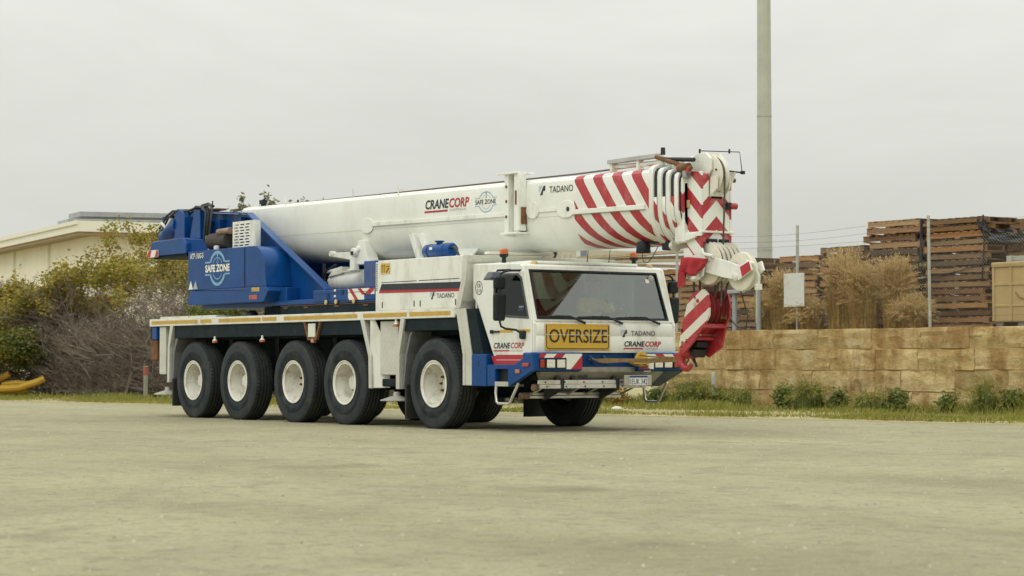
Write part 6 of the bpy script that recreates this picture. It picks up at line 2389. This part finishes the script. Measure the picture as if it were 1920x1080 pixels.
# =================================================================== BUILDING
bld = empty("warehouse", (-65.9, 22.9, 0), math.atan2(-.163, .987) - 0.0)
bld.rotation_euler.z = math.atan2(3.1, -18.7) - math.pi     # local -X runs along the long wall to the left, +Y goes deep
tag(bld, "cream warehouse with flat eaves and roof-top solar panels behind the scrub", "building")
bwall = mat("cream_cladding", (.82, .79, .65), .8, var=.03, scale=.6, dirt=(.45, .40, .28), dirt_amt=.25, dirt_scale=.4)
fasc = mat("fascia_cream", (.76, .75, .64), .6, var=.03)
MB().box(-45, 0, 0, 14, 0, 6.9).build("wall", bwall, bld)
rf = MB().box(-46, .9, -.9, 15, 7.05, 7.55).build("roof", fasc, bld)
MB().box(-45.9, .8, -.8, 14.9, 6.9, 7.048).build("soffit", mat("soffit_shade_brown", (.34, .26, .17), .8), rf)  # brown puts the shadow band under the eaves into the soffit colour
MB().hexa([(-40, 4, 7.55), (-1.0, 4, 7.55), (-1.0, 14, 7.55), (-40, 14, 7.55)], [(-40, 9, 7.9), (-1.5, 9, 7.9), (-1.5, 14, 7.9), (-40, 14, 7.9)]).build("roof_sheet", mat("roof_grey", (.36, .37, .37), .5), rf)
for k, (x0, x1, y0, zt_) in enumerate(((-1.3, .75, -.75, 7.98), (-4.0, -2.0, -.6, 7.80), (-6.4, -5.0, -.6, 7.66))):
    MB().hexa([(x0, y0, zt_ - .22), (x1, y0, zt_ - .22), (x1, y0 + 12, zt_ - .10), (x0, y0 + 12, zt_ - .10)], [(x0, y0, zt_), (x1, y0, zt_), (x1, y0 + 12, zt_ + .12), (x0, y0 + 12, zt_ + .12)]).build("solar_panel", mat("panel_grey", (.33, .35, .37), .35), rf)
for x in (-17.3, -19.2, -21.0):
    wn = MB().box(x, x + .95, -.06, .06, 3.7, 5.5).build("window", mat("window_frame", (.60, .57, .44), .5), bld)
    MB().box(x + .1, x + .85, -.075, -.055, 3.8, 5.4).build("pane", mat("window_dark", (.10, .10, .10), .2), wn)
gb = MB().box(-45.9, .95, -.98, -.90, 7.38, 7.56)
gb.build("gutter", fasc, bld)
for x in (-8.0, -15.5, -24.0):
    MB().box(x, x + .14, -.14, 0, 0, 6.9).build("downpipe", fasc, bld)
for k in range(28):
    MB().box(-1.2 - k * 1.6, -1.14 - k * 1.6, -.008, 0, .1, 6.9).build("sheet_rib", bwall, bld)
MB().box(-.35, .03, -.03, 0, 0, 6.9).build("corner_trim", fasc, bld)

# yellow pipes lying at the left
ym = mat("yellow_plastic", (.55, .34, .03), .5, var=.12, scale=2)
for i, (pts, r_, lab) in enumerate(((((-32.6, 3.7, .16), (-32.1, 4.5, .22), (-31.7, 5.2, .26), (-31.45, 5.7, .44), (-31.4, 5.85, .52)), .11, "longest yellow pipe with its right end bent upwards"),
                                    (((-32.9, 4.0, .13), (-32.4, 4.7, .13), (-32.0, 5.3, .16), (-31.85, 5.55, .20)), .12, "yellow pipe lying flat nearest the yard"),
                                    (((-33.0, 4.2, .36), (-32.7, 4.5, .44), (-32.4, 4.9, .55)), .12, "short yellow pipe at the left edge of the frame"),
                                    (((-32.2, 4.9, .34), (-31.95, 5.25, .40), (-31.75, 5.6, .36)), .09, "thin yellow pipe lying across the middle of the pile"),
                                    (((-32.6, 4.6, .42), (-32.3, 4.95, .55), (-32.15, 5.1, .66)), .10, "yellow pipe stub tilted up on top of the pile"))):
    b = MB()
    P_ = [Vector(q) for q in pts]
    pp, rr_ = [], []
    for k in range(len(P_) - 1):
        for j in range(5):
            pp.append(P_[k].lerp(P_[k + 1], j / 5))
    pp.append(P_[-1])
    rr_ = [r_ * (1.0 if k % 2 else .92) for k in range(len(pp))]
    b.tube(pp, rr_, 10)
    tag(b.build("plastic_pipe", ym, None, 30), lab, "pipe", "yellow pipes by the scrub")
# small pale stone and rubbish on the verge
tag(MB().lathe([(0, .10), (.06, .12), (.10, .06), (.11, 0)], (-7.3, 7.9, 0), 'z', 9).build("stone", mat("pale_stone", (.6, .56, .45), .9), None), "lone pale stone on the verge below the white panel", "stone")
